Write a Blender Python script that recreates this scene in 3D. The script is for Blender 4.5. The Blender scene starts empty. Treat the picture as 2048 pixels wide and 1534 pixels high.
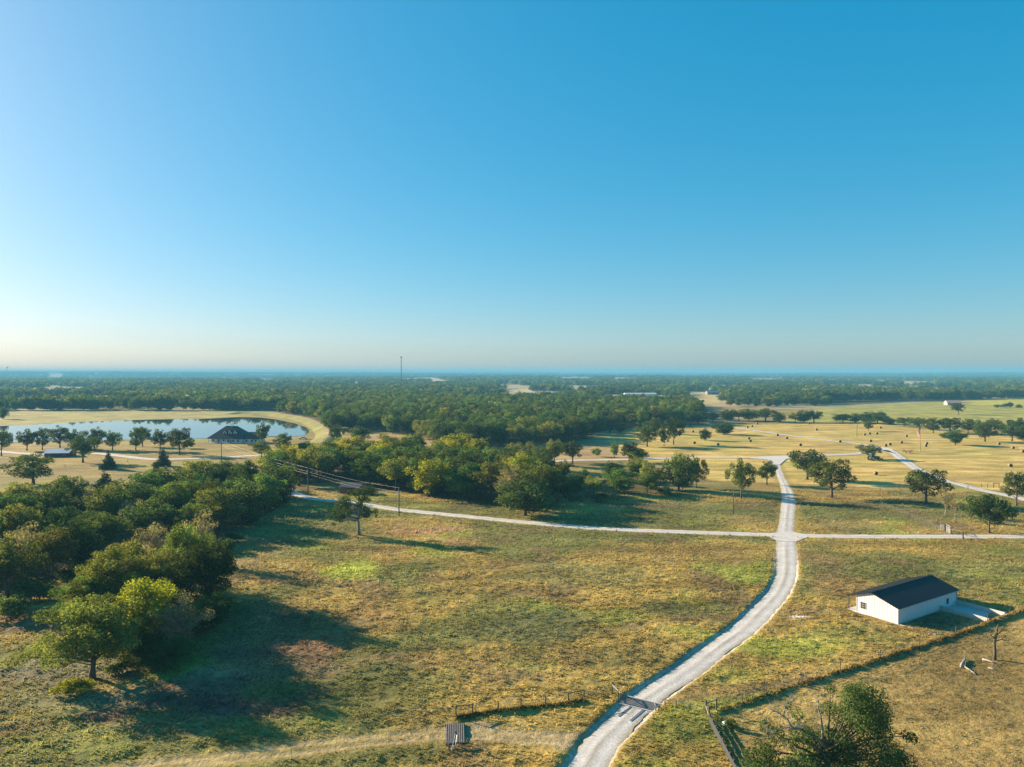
import bpy, bmesh, math, random
import numpy as np
from mathutils import Vector, Matrix

# ------------------------------------------------------------------ camera, sky, sun, exposure
scene = bpy.context.scene
COL = scene.collection
R = math.radians
F, CX, CY, HOR, CAMZ = 1420.0, 1024.0, 767.0, 745.0, 45.2
PITCH = math.atan((CY - HOR) / F)
cam_d = bpy.data.cameras.new('camera'); cam = bpy.data.objects.new('camera', cam_d); COL.objects.link(cam)
cam.location = (0, 0, CAMZ); cam.rotation_euler = (R(90) - PITCH, 0, 0)
cam_d.sensor_width = 36; cam_d.lens = F * 36 / 2048; cam_d.clip_start = 0.5; cam_d.clip_end = 90000
scene.camera = cam

SUN_EL, SUN_AZ = R(17.5), R(-62.5)          # azimuth from the view axis (+Y), negative to the left
sunv = Vector((math.sin(SUN_AZ) * math.cos(SUN_EL), math.cos(SUN_AZ) * math.cos(SUN_EL), math.sin(SUN_EL)))
sd = bpy.data.lights.new('sun', 'SUN'); sun = bpy.data.objects.new('sun', sd); COL.objects.link(sun)
sd.energy = 5.0; sd.angle = R(0.5); sd.color = (1.0, 0.79, 0.54)
sun.rotation_euler = (-sunv).to_track_quat('-Z', 'Y').to_euler()

world = bpy.data.worlds.new('World'); scene.world = world; world.use_nodes = True
wn, wl = world.node_tree.nodes, world.node_tree.links
wn.clear()
sky = wn.new('ShaderNodeTexSky'); sky.sky_type = 'NISHITA'; sky.sun_disc = False
sky.sun_elevation = SUN_EL; sky.sun_rotation = SUN_AZ; sky.altitude = 200
sky.air_density = 1.0; sky.dust_density = 1.2; sky.ozone_density = 6.0
ga_ = wn.new('ShaderNodeGamma'); ga_.inputs['Gamma'].default_value = 0.5       # softer contrast between zenith and horizon
hs = wn.new('ShaderNodeHueSaturation'); hs.inputs['Saturation'].default_value = 1.74; hs.inputs['Hue'].default_value = 0.483
bg = wn.new('ShaderNodeBackground'); bg.inputs['Strength'].default_value = 0.113
wo = wn.new('ShaderNodeOutputWorld')
wl.new(sky.outputs[0], ga_.inputs['Color']); wl.new(ga_.outputs[0], hs.inputs['Color']); wl.new(hs.outputs[0], bg.inputs['Color']); wl.new(bg.outputs[0], wo.inputs['Surface'])

vs = scene.view_settings
vs.view_transform = 'Standard'; vs.look = 'None'; vs.gamma = 1; vs.use_curve_mapping = False
vs.exposure = 1.68
scene.render.engine = 'CYCLES'
scene.cycles.use_denoising = True; scene.cycles.denoising_prefilter = 'ACCURATE'
scene.cycles.max_bounces = 5; scene.cycles.diffuse_bounces = 3; scene.cycles.transmission_bounces = 3
scene.cycles.transparent_max_bounces = 4; scene.cycles.volume_bounces = 1
scene.cycles.caustics_reflective = False; scene.cycles.caustics_refractive = False

# ------------------------------------------------------------------ helpers
rnd = random.Random(7)
NP = np.random.RandomState(11)

def P(px, py, z=0.0):
    """photo pixel -> point of the ground (plane z)"""
    u, v = (px - CX) / F, (CY - py) / F
    dy = math.cos(PITCH) + v * math.sin(PITCH)
    dz = -math.sin(PITCH) + v * math.cos(PITCH)
    t = (z - CAMZ) / dz
    return Vector((u * t, dy * t, z))

def proj(x, y, z=0.0):
    """ground points -> photo pixels (numpy)"""
    zz = z - CAMZ
    d = y * math.cos(PITCH) - zz * math.sin(PITCH)
    v = y * math.sin(PITCH) + zz * math.cos(PITCH)
    return CX + F * x / d, CY - F * v / d

def hash2(ix, iy, seed):
    h = (ix.astype(np.int64) * 374761393 + iy.astype(np.int64) * 668265263 + seed * 1274126177) & 0xFFFFFFFF
    h = ((h ^ (h >> 13)) * 1274126177) & 0xFFFFFFFF
    return ((h ^ (h >> 16)) & 0xFFFF) / 65535.0

def vnoise(x, y, seed=0):
    fx, fy = np.floor(x), np.floor(y)
    tx, ty = x - fx, y - fy
    tx = tx * tx * (3 - 2 * tx); ty = ty * ty * (3 - 2 * ty)
    a = hash2(fx, fy, seed); b = hash2(fx + 1, fy, seed); c = hash2(fx, fy + 1, seed); d = hash2(fx + 1, fy + 1, seed)
    return (a * (1 - tx) + b * tx) * (1 - ty) + (c * (1 - tx) + d * tx) * ty

def fbm(x, y, s, seed=0, o=4):
    t = 0; a = 0.5; n = 0
    for k in range(o):
        ang = 0.6 * k
        xr = x * math.cos(ang) - y * math.sin(ang); yr = x * math.sin(ang) + y * math.cos(ang)
        t = t + a * vnoise(xr / s + 17.3 * k, yr / s - 9.1 * k, seed + k); n += a; a *= 0.5; s *= 0.5
    return t / n

def sstep(a, b, x):
    t = np.clip((x - a) / (b - a), 0, 1)
    return t * t * (3 - 2 * t)

def inpoly(x, y, poly):
    r = np.zeros(np.shape(x), bool); n = len(poly)
    for i in range(n):
        x0, y0 = poly[i]; x1, y1 = poly[(i + 1) % n]
        if y0 == y1: continue
        c = ((y0 > y) != (y1 > y)) & (x < (x1 - x0) * (y - y0) / (y1 - y0) + x0)
        r ^= c
    return r

def polydist(x, y, pts):
    d = np.full(np.shape(x), 1e9)
    for (x0, y0), (x1, y1) in zip(pts[:-1], pts[1:]):
        dx, dy = x1 - x0, y1 - y0; L = dx * dx + dy * dy + 1e-9
        t = np.clip(((x - x0) * dx + (y - y0) * dy) / L, 0, 1)
        d = np.minimum(d, np.hypot(x - x0 - t * dx, y - y0 - t * dy))
    return d

def spline(pts, n=8):
    out = []
    for i in range(len(pts) - 1):
        p0 = pts[max(i - 1, 0)]; p1 = pts[i]; p2 = pts[i + 1]; p3 = pts[min(i + 2, len(pts) - 1)]
        for k in range(n):
            t = k / n
            out.append(tuple(0.5 * ((2 * p1[j]) + (-p0[j] + p2[j]) * t + (2 * p0[j] - 5 * p1[j] + 4 * p2[j] - p3[j]) * t * t
                                    + (-p0[j] + 3 * p1[j] - 3 * p2[j] + p3[j]) * t ** 3) for j in range(len(p1))))
    out.append(tuple(pts[-1]))
    return out

def np_mesh(name, V, Fc, mat=None, col=None, smooth=False, attrs=None):
    V = np.asarray(V, np.float32); Fc = np.asarray(Fc, np.int32)
    me = bpy.data.meshes.new(name); k = Fc.shape[1]
    me.vertices.add(len(V)); me.vertices.foreach_set('co', V.ravel())
    me.loops.add(Fc.size); me.loops.foreach_set('vertex_index', Fc.ravel())
    me.polygons.add(len(Fc)); me.polygons.foreach_set('loop_start', np.arange(0, Fc.size, k, dtype=np.int32))
    if smooth: me.polygons.foreach_set('use_smooth', np.ones(len(Fc), bool))
    me.update(calc_edges=True)
    if col is not None:
        ca = me.color_attributes.new('Col', 'FLOAT_COLOR', 'POINT')
        c4 = np.ones((len(V), 4), np.float32); c4[:, :3] = col
        ca.data.foreach_set('color', c4.ravel())
    for an, (ty, arr) in (attrs or {}).items():
        at = me.attributes.new(an, ty, 'POINT')
        at.data.foreach_set('vector' if ty == 'FLOAT_VECTOR' else 'value', np.asarray(arr).ravel())
    if mat: me.materials.append(mat)
    return me

def link(name, me, parent=None):
    o = bpy.data.objects.new(name, me); COL.objects.link(o)
    if parent: o.parent = parent
    return o

def tag(o, label=None, cat=None, group=None, kind=None):
    if label: o['label'] = label
    if cat: o['category'] = cat
    if group: o['group'] = group
    if kind: o['kind'] = kind
    return o

def thing(name, label, cat, loc=(0, 0, 0), rz=0, group=None):
    o = bpy.data.objects.new(name, None); COL.objects.link(o); o.empty_display_size = 0.3
    o.location = loc; o.rotation_euler = (0, 0, rz)
    return tag(o, label, cat, group)

def dup(root, loc=None, rz=None, label=None):
    r = root.copy(); COL.objects.link(r)
    if loc is not None: r.location = loc
    if rz is not None: r.rotation_euler = (0, 0, rz)
    if label: r['label'] = label
    for ch in list(root.children):
        c = ch.copy(); COL.objects.link(c); c.parent = r
        for g in ch.children:
            d = g.copy(); COL.objects.link(d); d.parent = c
    return r

class MB:
    """collects boxes, tubes and prisms; build() links them as one mesh object"""
    def __init__(s): s.v = []; s.f = []; s.m = []
    def add(s, v, f, mi=0):
        n = len(s.v); s.v += [tuple(p) for p in v]; s.f += [tuple(i + n for i in q) for q in f]; s.m += [mi] * len(f); return s
    def box(s, c, d, rz=0.0, mi=0, rx=0.0, ry=0.0):
        M = Matrix.Rotation(rz, 3, 'Z') @ Matrix.Rotation(ry, 3, 'Y') @ Matrix.Rotation(rx, 3, 'X')
        v = [Vector(c) + M @ Vector((x * d[0] / 2, y * d[1] / 2, z * d[2] / 2)) for x, y, z in
             ((-1,-1,-1),(1,-1,-1),(1,1,-1),(-1,1,-1),(-1,-1,1),(1,-1,1),(1,1,1),(-1,1,1))]
        return s.add(v, [(0,3,2,1),(4,5,6,7),(0,1,5,4),(1,2,6,5),(2,3,7,6),(3,0,4,7)], mi)
    def tube(s, pts, rad, n=6, cap=True, mi=0):
        pts = [Vector(p) for p in pts]
        if not isinstance(rad, (list, tuple)): rad = [rad] * len(pts)
        v = []; f = []
        for i, p in enumerate(pts):
            t = (pts[min(i + 1, len(pts) - 1)] - pts[max(i - 1, 0)])
            t = t.normalized() if t.length > 1e-9 else Vector((0, 0, 1))
            a = t.cross(Vector((0.31, 0.93, 0.17)) if abs(t.y) < 0.9 else Vector((1, 0, 0.1))).normalized(); b = t.cross(a)
            for k in range(n):
                an = 2 * math.pi * k / n
                v.append(p + (a * math.cos(an) + b * math.sin(an)) * rad[i])
        for i in range(len(pts) - 1):
            for k in range(n):
                f.append((i * n + k, i * n + (k + 1) % n, (i + 1) * n + (k + 1) % n, (i + 1) * n + k))
        if cap:
            f.append(tuple(range(n))[::-1]); f.append(tuple((len(pts) - 1) * n + k for k in range(n)))
        return s.add(v, f, mi)
    def bar(s, a, b, w, h=None, mi=0):
        a, b = Vector(a), Vector(b); d = b - a; L = d.length
        rz = math.atan2(d.y, d.x); ry = -math.atan2(d.z, math.hypot(d.x, d.y))
        return s.box((a + b) / 2, (L, w, h or w), rz, mi, 0, ry)
    def prism(s, poly, a, b, mi=0):
        """poly: (x,z) outline, extruded along y from a to b"""
        n = len(poly)
        v = [(x, a, z) for x, z in poly] + [(x, b, z) for x, z in poly]
        f = [tuple(range(n)), tuple(range(2 * n - 1, n - 1, -1))] + [(i, i + n, (i + 1) % n + n, (i + 1) % n) for i in range(n)]
        return s.add(v, f, mi)
    def build(s, name, mats, parent=None, smooth=False, bevel=0):
        me = bpy.data.meshes.new(name); me.from_pydata([tuple(p) for p in s.v], [], s.f)
        for m in (mats if isinstance(mats, (list, tuple)) else [mats]): me.materials.append(m)
        me.polygons.foreach_set('material_index', s.m)
        bm = bmesh.new(); bm.from_mesh(me); bmesh.ops.recalc_face_normals(bm, faces=bm.faces)
        if bevel: bmesh.ops.bevel(bm, geom=bm.edges[:], offset=bevel, segments=2, affect='EDGES', profile=0.5)
        bm.to_mesh(me); bm.free()
        if smooth: me.polygons.foreach_set('use_smooth', [True] * len(me.polygons))
        return link(name, me, parent)

# ------------------------------------------------------------------ materials
MATS = {}
def mat(name, color, rough=0.8, var=0.15, scale=3.0, bump=0.0, metal=0.0, spec=0.3, bscale=None):
    """principled with noise-driven colour variation and fine relief"""
    if name in MATS: return MATS[name]
    m = bpy.data.materials.new(name); m.use_nodes = True
    n, l = m.node_tree.nodes, m.node_tree.links
    b = n['Principled BSDF']; b.inputs['Roughness'].default_value = rough; b.inputs['Metallic'].default_value = metal
    b.inputs['Specular IOR Level'].default_value = spec
    tc = n.new('ShaderNodeTexCoord'); ns = n.new('ShaderNodeTexNoise'); ns.inputs['Scale'].default_value = scale; ns.inputs['Detail'].default_value = 5
    l.new(tc.outputs['Object'], ns.inputs['Vector'])
    mr = n.new('ShaderNodeMapRange'); mr.inputs['To Min'].default_value = 1 - var; mr.inputs['To Max'].default_value = 1 + var
    l.new(ns.outputs['Fac'], mr.inputs['Value'])
    mx = n.new('ShaderNodeMix'); mx.data_type = 'RGBA'; mx.blend_type = 'MULTIPLY'; mx.inputs['Factor'].default_value = 1
    mx.inputs[6].default_value = (*color, 1); l.new(mr.outputs[0], mx.inputs[7]); l.new(mx.outputs[2], b.inputs['Base Color'])
    if bump:
        n2 = n.new('ShaderNodeTexNoise'); n2.inputs['Scale'].default_value = bscale or scale * 6; l.new(tc.outputs['Object'], n2.inputs['Vector'])
        bp = n.new('ShaderNodeBump'); bp.inputs['Strength'].default_value = bump; bp.inputs['Distance'].default_value = 0.05
        l.new(n2.outputs['Fac'], bp.inputs['Height']); l.new(bp.outputs[0], b.inputs['Normal'])
    MATS[name] = m
    return m

def leaf_mat(name, color, trans=0.3, var=0.38, hue=0.025, sat=1.0):
    m = bpy.data.materials.new(name); m.use_nodes = True
    n, l = m.node_tree.nodes, m.node_tree.links
    n.clear()
    out = n.new('ShaderNodeOutputMaterial'); d = n.new('ShaderNodeBsdfDiffuse'); t = n.new('ShaderNodeBsdfTranslucent'); mx = n.new('ShaderNodeMixShader')
    at = n.new('ShaderNodeAttribute'); at.attribute_name = 'tone'
    oi = n.new('ShaderNodeObjectInfo')
    mr = n.new('ShaderNodeMapRange'); mr.inputs['To Min'].default_value = 1 - var; mr.inputs['To Max'].default_value = 1 + var
    l.new(oi.outputs['Random'], mr.inputs['Value'])
    mu = n.new('ShaderNodeMath'); mu.operation = 'MULTIPLY'; l.new(at.outputs['Fac'], mu.inputs[0]); l.new(mr.outputs[0], mu.inputs[1])
    hsv = n.new('ShaderNodeHueSaturation'); hsv.inputs['Color'].default_value = (*color, 1); hsv.inputs['Saturation'].default_value = sat
    hm = n.new('ShaderNodeMath'); hm.operation = 'MULTIPLY_ADD'
    fr = n.new('ShaderNodeMath'); fr.operation = 'FRACT'; m7 = n.new('ShaderNodeMath'); m7.operation = 'MULTIPLY'; m7.inputs[1].default_value = 7.31
    l.new(oi.outputs['Random'], m7.inputs[0]); l.new(m7.outputs[0], fr.inputs[0])
    l.new(fr.outputs[0], hm.inputs[0]); hm.inputs[1].default_value = 2 * hue; hm.inputs[2].default_value = 0.5 - hue
    l.new(hm.outputs[0], hsv.inputs['Hue']); l.new(mu.outputs[0], hsv.inputs['Value'])
    l.new(hsv.outputs[0], d.inputs['Color'])
    br = n.new('ShaderNodeMix'); br.data_type = 'RGBA'; br.blend_type = 'MULTIPLY'; br.inputs['Factor'].default_value = 1; br.inputs[7].default_value = (1.25, 1.2, 0.6, 1)
    l.new(hsv.outputs[0], br.inputs[6]); l.new(br.outputs[2], t.inputs['Color'])
    mx.inputs[0].default_value = trans
    l.new(d.outputs[0], mx.inputs[1]); l.new(t.outputs[0], mx.inputs[2]); l.new(mx.outputs[0], out.inputs['Surface'])
    MATS[name] = m
    return m

def ground_mat(name, bump=True, trans=0.0):
    m = bpy.data.materials.new(name); m.use_nodes = True
    n, l = m.node_tree.nodes, m.node_tree.links
    b = n['Principled BSDF']; b.inputs['Roughness'].default_value = 0.95; b.inputs['Specular IOR Level'].default_value = 0.08
    at = n.new('ShaderNodeAttribute'); at.attribute_name = 'Col'
    geo = n.new('ShaderNodeNewGeometry')
    def noise(scale, detail, rough=0.6, vec=None):
        ns = n.new('ShaderNodeTexNoise'); ns.inputs['Scale'].default_value = scale; ns.inputs['Detail'].default_value = detail
        ns.inputs['Roughness'].default_value = rough; l.new(vec or geo.outputs['Position'], ns.inputs['Vector']); return ns
    prev = at.outputs['Color']
    # stretched copy of the position: mowing and grazing streaks that run across the land
    mp = n.new('ShaderNodeMapping'); mp.inputs['Rotation'].default_value = (0, 0, 0.12); mp.inputs['Scale'].default_value = (0.35, 1.0, 1.0)
    l.new(geo.outputs['Position'], mp.inputs['Vector'])
    for ns, lo, hi, a, c in ((noise(0.9, 4), 0.3, 0.7, 0.72, 1.26), (noise(0.13, 3, 0.6, mp.outputs[0]), 0.3, 0.7, 0.72, 1.28), (noise(0.035, 3), 0.3, 0.7, 0.8, 1.2)):
        mr = n.new('ShaderNodeMapRange'); mr.inputs['From Min'].default_value = lo; mr.inputs['From Max'].default_value = hi
        mr.inputs['To Min'].default_value = a; mr.inputs['To Max'].default_value = c
        l.new(ns.outputs['Fac'], mr.inputs['Value'])
        mx = n.new('ShaderNodeMix'); mx.data_type = 'RGBA'; mx.blend_type = 'MULTIPLY'; mx.inputs['Factor'].default_value = 1
        l.new(prev, mx.inputs[6]); l.new(mr.outputs[0], mx.inputs[7]); prev = mx.outputs[2]
    l.new(prev, b.inputs['Base Color'])
    if not bump:      # thin blades: light passes through them
        di = n.new('ShaderNodeBsdfDiffuse'); tr = n.new('ShaderNodeBsdfTranslucent'); ms = n.new('ShaderNodeMixShader'); ms.inputs[0].default_value = 0.5
        l.new(prev, di.inputs['Color']); l.new(prev, tr.inputs['Color']); l.new(di.outputs[0], ms.inputs[1]); l.new(tr.outputs[0], ms.inputs[2])
        l.new(ms.outputs[0], n['Material Output'].inputs['Surface'])
    if bump:
        nb = noise(1.3, 5, 0.65); bp = n.new('ShaderNodeBump'); bp.inputs['Strength'].default_value = 0.8; bp.inputs['Distance'].default_value = 0.35
        l.new(nb.outputs['Fac'], bp.inputs['Height']); l.new(bp.outputs[0], b.inputs['Normal'])
    MATS[name] = m
    return m

GROUND = ground_mat('field_ground'); TUFT = ground_mat('grass_blades', bump=False)
BARK = mat('bark', (0.10, 0.085, 0.065), 0.95, 0.3, 2.0, 0.5)
DEADWOOD = mat('weathered_wood', (0.30, 0.27, 0.24), 0.9, 0.3, 3.0, 0.4)
POSTWOOD = mat('post_wood', (0.12, 0.10, 0.08), 0.9, 0.3, 4.0, 0.3)
STEEL = mat('dull_steel', (0.30, 0.31, 0.32), 0.5, 0.2, 4.0, 0.1, 0.6)
DARKSTEEL = mat('dark_steel', (0.06, 0.06, 0.065), 0.55, 0.2, 4.0, 0.1, 0.3)
GREYSTEEL = mat('galvanised_steel', (0.45, 0.47, 0.47), 0.45, 0.15, 4.0, 0.05, 0.5)
CONCRETE = mat('concrete', (0.46, 0.45, 0.43), 0.9, 0.15, 1.5, 0.2)
WHITEMETAL = mat('white_metal_siding', (0.66, 0.66, 0.66), 0.55, 0.05, 0.8)
BLACKROOF = mat('black_metal_roof', (0.005, 0.006, 0.010), 0.5, 0.15, 0.8)
GLASS = mat('window_glass', (0.03, 0.04, 0.05), 0.08, 0.1, 1.0, 0, 0, 0.6)
WHITEPAINT = mat('white_paint', (0.74, 0.74, 0.72), 0.5, 0.06, 1.0)
RUBBER = mat('black_rubber', (0.02, 0.02, 0.02), 0.8, 0.2, 3.0)

L_OAK = leaf_mat('leaf_oak', (0.080, 0.112, 0.034), 0.38)
L_DENSE = leaf_mat('leaf_dark', (0.078, 0.126, 0.038), 0.38)
L_LIME = leaf_mat('leaf_willow', (0.27, 0.285, 0.035), 0.45, 0.15, 0.015)
L_OLIVE = leaf_mat('leaf_olive', (0.18, 0.195, 0.05), 0.38)
L_TAN = leaf_mat('leaf_tan', (0.26, 0.235, 0.115), 0.35, 0.15)
L_CEDAR = leaf_mat('leaf_cedar', (0.042, 0.075, 0.04), 0.15, 0.15)
L_LIVE = leaf_mat('leaf_fresh', (0.115, 0.175, 0.043), 0.42)

# ------------------------------------------------------------------ layout of roads and tracks (metres, from the photo)
def strip(px): return [tuple(P(x, y)[:2]) for x, y in px]
main_L = [(1060,1640),(1134,1534),(1169,1485),(1222,1439),(1262,1399),(1338,1346),(1405,1300),(1458,1260),(1501,1220),(1536,1186),(1553,1152),(1555,1118),(1556,1085),(1557,1068),(1562,1034),(1565,1007),(1565,985),(1560,965),(1554,950),(1547,932),(1540,917)]
main_R = [(1128,1640),(1210,1534),(1236,1485),(1276,1439),(1319,1399),(1401,1346),(1456,1300),(1513,1260),(1550,1220),(1576,1186),(1590,1152),(1592,1118),(1588,1085),(1585,1068),(1586,1034),(1589,1007),(1584,985),(1574,965),(1566,950),(1560,932),(1556,917)]
ROADS = {}   # name -> (centre line [(x,y)], width list)
ML, MR = strip(main_L), strip(main_R)
ROADS['main'] = ([((a[0] + b[0]) / 2, (a[1] + b[1]) / 2) for a, b in zip(ML, MR)], 4.4)
ROADS['cross'] = (strip([(500,960),(548,970),(575,979.5),(598,990),(631,998),(669,1002),(703,1006),(763,1014),(796,1019.5),(893,1029),(1039,1043.6),(1200,1057),(1400,1065),(1544,1070),(1586,1071),(1700,1073),(1850,1073),(2048,1073),(2300,1073)]), 3.7)
ROADS['ranch'] = (strip([(1000,928),(1090,924),(1150,921),(1272,919),(1309,917),(1419,915),(1531,915.5),(1587,914),(1647,911),(1720,907),(1762,899)]), 5.0)
ROADS['diagonal'] = (strip([(1330,846),(1409,847.5),(1480,857),(1565,869),(1647,880),(1725,889),(1757,895),(1780,901),(1795,912),(1814,925),(1840,941.6),(1888,962),(1913,967),(1937,974),(1978,984),(2011,990.5),(2048,999),(2140,1022)]), 4.2)
ROADS['house'] = (strip([(-60,898),(60,908),(130,909),(191,907),(240,912),(301,918.7),(349,918.7),(441,915),(564,908),(632,903),(680,909),(760,912)]), 5.0)
TRACKS = [strip([(886,1466),(786,1476),(694,1483.5),(600,1494),(425,1519),(307,1532),(150,1560)]),
          strip([(890,1478),(790,1488),(694,1499),(600,1511),(469,1526),(395,1535),(230,1570)]),
          strip([(930,1463),(990,1470),(1060,1474),(1130,1476),(1180,1478)]), strip([(930,1474),(1000,1483),(1070,1488),(1130,1490),(1165,1494)])]
DAMTRACK = strip([(660,906),(645,897),(655,880),(652,864),(638,852),(607,840.5),(560,832.5),(520,829.5),(450,828)])

POND = spline(strip([(-420,905),(-300,872),(-150,860),(0,852.5),(78,849),(156,844.5),(235,841.5),(297,839.5),(410,837.5),(478,834.5),(533,836.7),(581,845),(612,855.5),(616,866),(596,872.5),(536,873.5),(410,877),(386,877.5),(200,881),(0,886),(-200,905)]), 4)

FENCE_E = strip([(1433,1430),(1533,1398),(1605,1373),(1680,1350),(1760,1325),(1839,1299),(1920,1272),(1985,1250),(2060,1222)])
FENCE_W = strip([(1168,1408),(1137,1412.5),(1091,1418),(1042,1424),(996,1430),(945,1437),(912,1443)])

WOOD_BELT = [(-60,1235),(-60,1035),(60,1035),(180,1020),(330,1000),(470,975),(560,962),(632,975),(575,1003),(520,1030),(475,1062),(440,1080),(330,1080),(240,1100),(120,1160),(60,1200)]
WOOD_CREEK = [(515,955),(560,945),(640,935),(760,922),(880,922),(1000,928),(1060,938),(1120,955),(1180,962),(1290,950),(1330,965),(1300,985),(1200,995),(1120,998),(1060,1022),(990,1012),(900,1000),(820,988),(735,974),(690,962),(625,968),(585,966)]
WOOD_MID = [(660,862),(700,862),(760,862),(790,868),(850,876),(890,888),(930,893),(1000,895),(1100,888),(1170,880),(1195,862),(1290,853),(1390,848),(1400,825),(1380,812),(1200,808),(1000,808),(620,806),(560,812),(560,826),(625,838),(655,848)]
CLEARING = [(700,880),(760,866),(850,880),(890,892),(1000,898),(1110,890),(1175,882),(1200,862),(1330,862),(1340,905),(1270,918),(1090,924),(1030,922),(900,905),(760,905)]
HAY = [(1205,870),(1300,858),(1390,850),(1560,848),(1760,847),(1880,862),(2080,880),(2600,905),(2600,1010),(2048,990),(1960,975),(1900,960),(1760,975),(1600,968),(1420,960),(1300,925),(1240,905)]
FIELD_R = [(1560,846),(1650,812),(1845,803),(1940,806),(2048,799),(2500,795),(2500,870),(2048,868),(1880,858),(1760,846)]
PASTURE_L = [(-500,853),(-500,826),(0,826),(60,822),(440,821),(540,828),(440,836),(297,838.5),(78,848),(0,852)]

road_pts = []
for k, (cl, w) in ROADS.items(): road_pts.append((cl, w))

def road_dist(x, y):
    """distance to the nearest road edge"""
    d = np.full(np.shape(x), 1e9)
    for cl, w in road_pts: d = np.minimum(d, polydist(x, y, cl) - w / 2)
    return d

PATCH = [(1868,1243,5.5,5,(0.12,0.105,0.055),0.8), (1985,1240,4,3,(0.15,0.13,0.06),0.6), (590,1290,15,13,(0.165,0.115,0.055),0.55), (520,1240,9,11,(0.15,0.115,0.05),0.6), (380,1380,14,9,(0.17,0.105,0.05),0.7), (490,1130,7,14,(0.18,0.14,0.06),0.55), (60,1240,14,10,(0.15,0.115,0.065),0.7), (500,1060,10,14,(0.2,0.16,0.06),0.5),  # entries by barn and pen: shade on the grass painted as darker brown
  # px, py, radius x (m), radius y (m), colour, strength : growth and soil patches of the near field, painted shade by the barn
    (690,1142, 9, 8, (0.33,0.36,0.035), 0.95), (715,1128,6,5,(0.30,0.34,0.035),0.8),
    (850,1060,11,10,(0.36,0.22,0.095), 0.9), (905,1085,9,6,(0.34,0.21,0.08),0.8),
    (730,1235,7,6,(0.34,0.22,0.06), 0.85), (650,1300,8,5,(0.30,0.17,0.06),0.8), (820,1330,9,5,(0.31,0.2,0.06),0.6),
    (560,1330,16,9,(0.16,0.105,0.052), 0.6), (420,1400,12,8,(0.16,0.09,0.045), 0.75), (430,1345,7,3.5,(0.30,0.19,0.085),0.8), (480,1420,7,4,(0.15,0.08,0.05),0.7),
    (200,1440,4,2.5,(0.20,0.10,0.055),0.7), (120,1495,4,2.5,(0.19,0.10,0.055),0.6),
    (110,1345,12,7,(0.21,0.20,0.10), 0.85), (60,1400,12,6,(0.19,0.185,0.075),0.7), (230,1400,8,5,(0.2,0.19,0.09),0.7), (130,1500,9,5,(0.23,0.25,0.04),0.75),(640,1440,5,3,(0.25,0.28,0.04),0.6),
    (1150,1150,16,14,(0.16,0.17,0.05), 0.6), (1080,1260,14,10,(0.15,0.155,0.05), 0.55), (1400,1110,14,12,(0.27,0.2,0.055),0.6),
    (1480,1160,5,5,(0.28,0.31,0.04),0.7), (1380,1220,12,6,(0.17,0.19,0.045),0.7), (1250,1330,11,6,(0.2,0.19,0.05),0.5),
    (1600,1300,11,6,(0.25,0.29,0.035), 0.85), (1480,1350,8,5,(0.25,0.27,0.04),0.6), (1700,1270,12,6,(0.23,0.25,0.04),0.6),
    (1700,1170,12,8,(0.33,0.2,0.06), 0.7), (1650,1120,9,7,(0.29,0.19,0.06),0.7), (1660,1140,5,7,(0.18,0.12,0.05),0.5), (1960,1140,14,9,(0.24,0.25,0.06),0.7),(2000,1105,12,8,(0.22,0.25,0.04),0.7),
    (1380,1470,9,5,(0.20,0.21,0.04),0.7), (1400,1520,9,4,(0.27,0.2,0.045),0.6),
    (1200,1420,7,3,(0.38,0.27,0.045),0.7), (1160,1480,6,3,(0.42,0.33,0.22),0.75), (975,1470,8,2.6,(0.46,0.40,0.30),0.95), (1125,1480,5,2,(0.5,0.45,0.36),0.9), (1060,1480,7,3,(0.32,0.24,0.07),0.6),
    (640,1015,9,9,(0.35,0.36,0.035),0.85), (610,1060,12,10,(0.23,0.24,0.04),0.6), (760,990,12,5,(0.36,0.34,0.04),0.8), (860,1012,10,4,(0.34,0.31,0.045),0.7),
    (1680,1050,10,12,(0.16,0.15,0.05),0.6), (1500,1040,12,8,(0.25,0.19,0.055),0.6), (1300,1010,20,7,(0.19,0.13,0.06),0.6),
    (1600,930,8,16,(0.25,0.28,0.04),0.8), (1480,940,16,14,(0.33,0.31,0.05),0.7), (1880,905,34,9,(0.25,0.26,0.05),0.7), (1960,900,25,7,(0.26,0.27,0.05),0.6),(1660,872,60,10,(0.4,0.37,0.07),0.5),
    (1400,880,60,22,(0.36,0.36,0.06),0.55), (1930,975,6,5,(0.18,0.26,0.04),0.8), (400,880,12,10,(0.25,0.34,0.05),0.9), (300,930,30,12,(0.3,0.29,0.05),0.7),
    (1590,1238,2.2,0.8,(0.55,0.52,0.46),0.95), (1900,1055,12,6,(0.2,0.14,0.08),0.5),
]
CG, CY_, CB, CR_ = np.array((0.155,0.152,0.048)), np.array((0.30,0.222,0.066)), np.array((0.175,0.125,0.060)), np.array((0.215,0.225,0.045))

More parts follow.
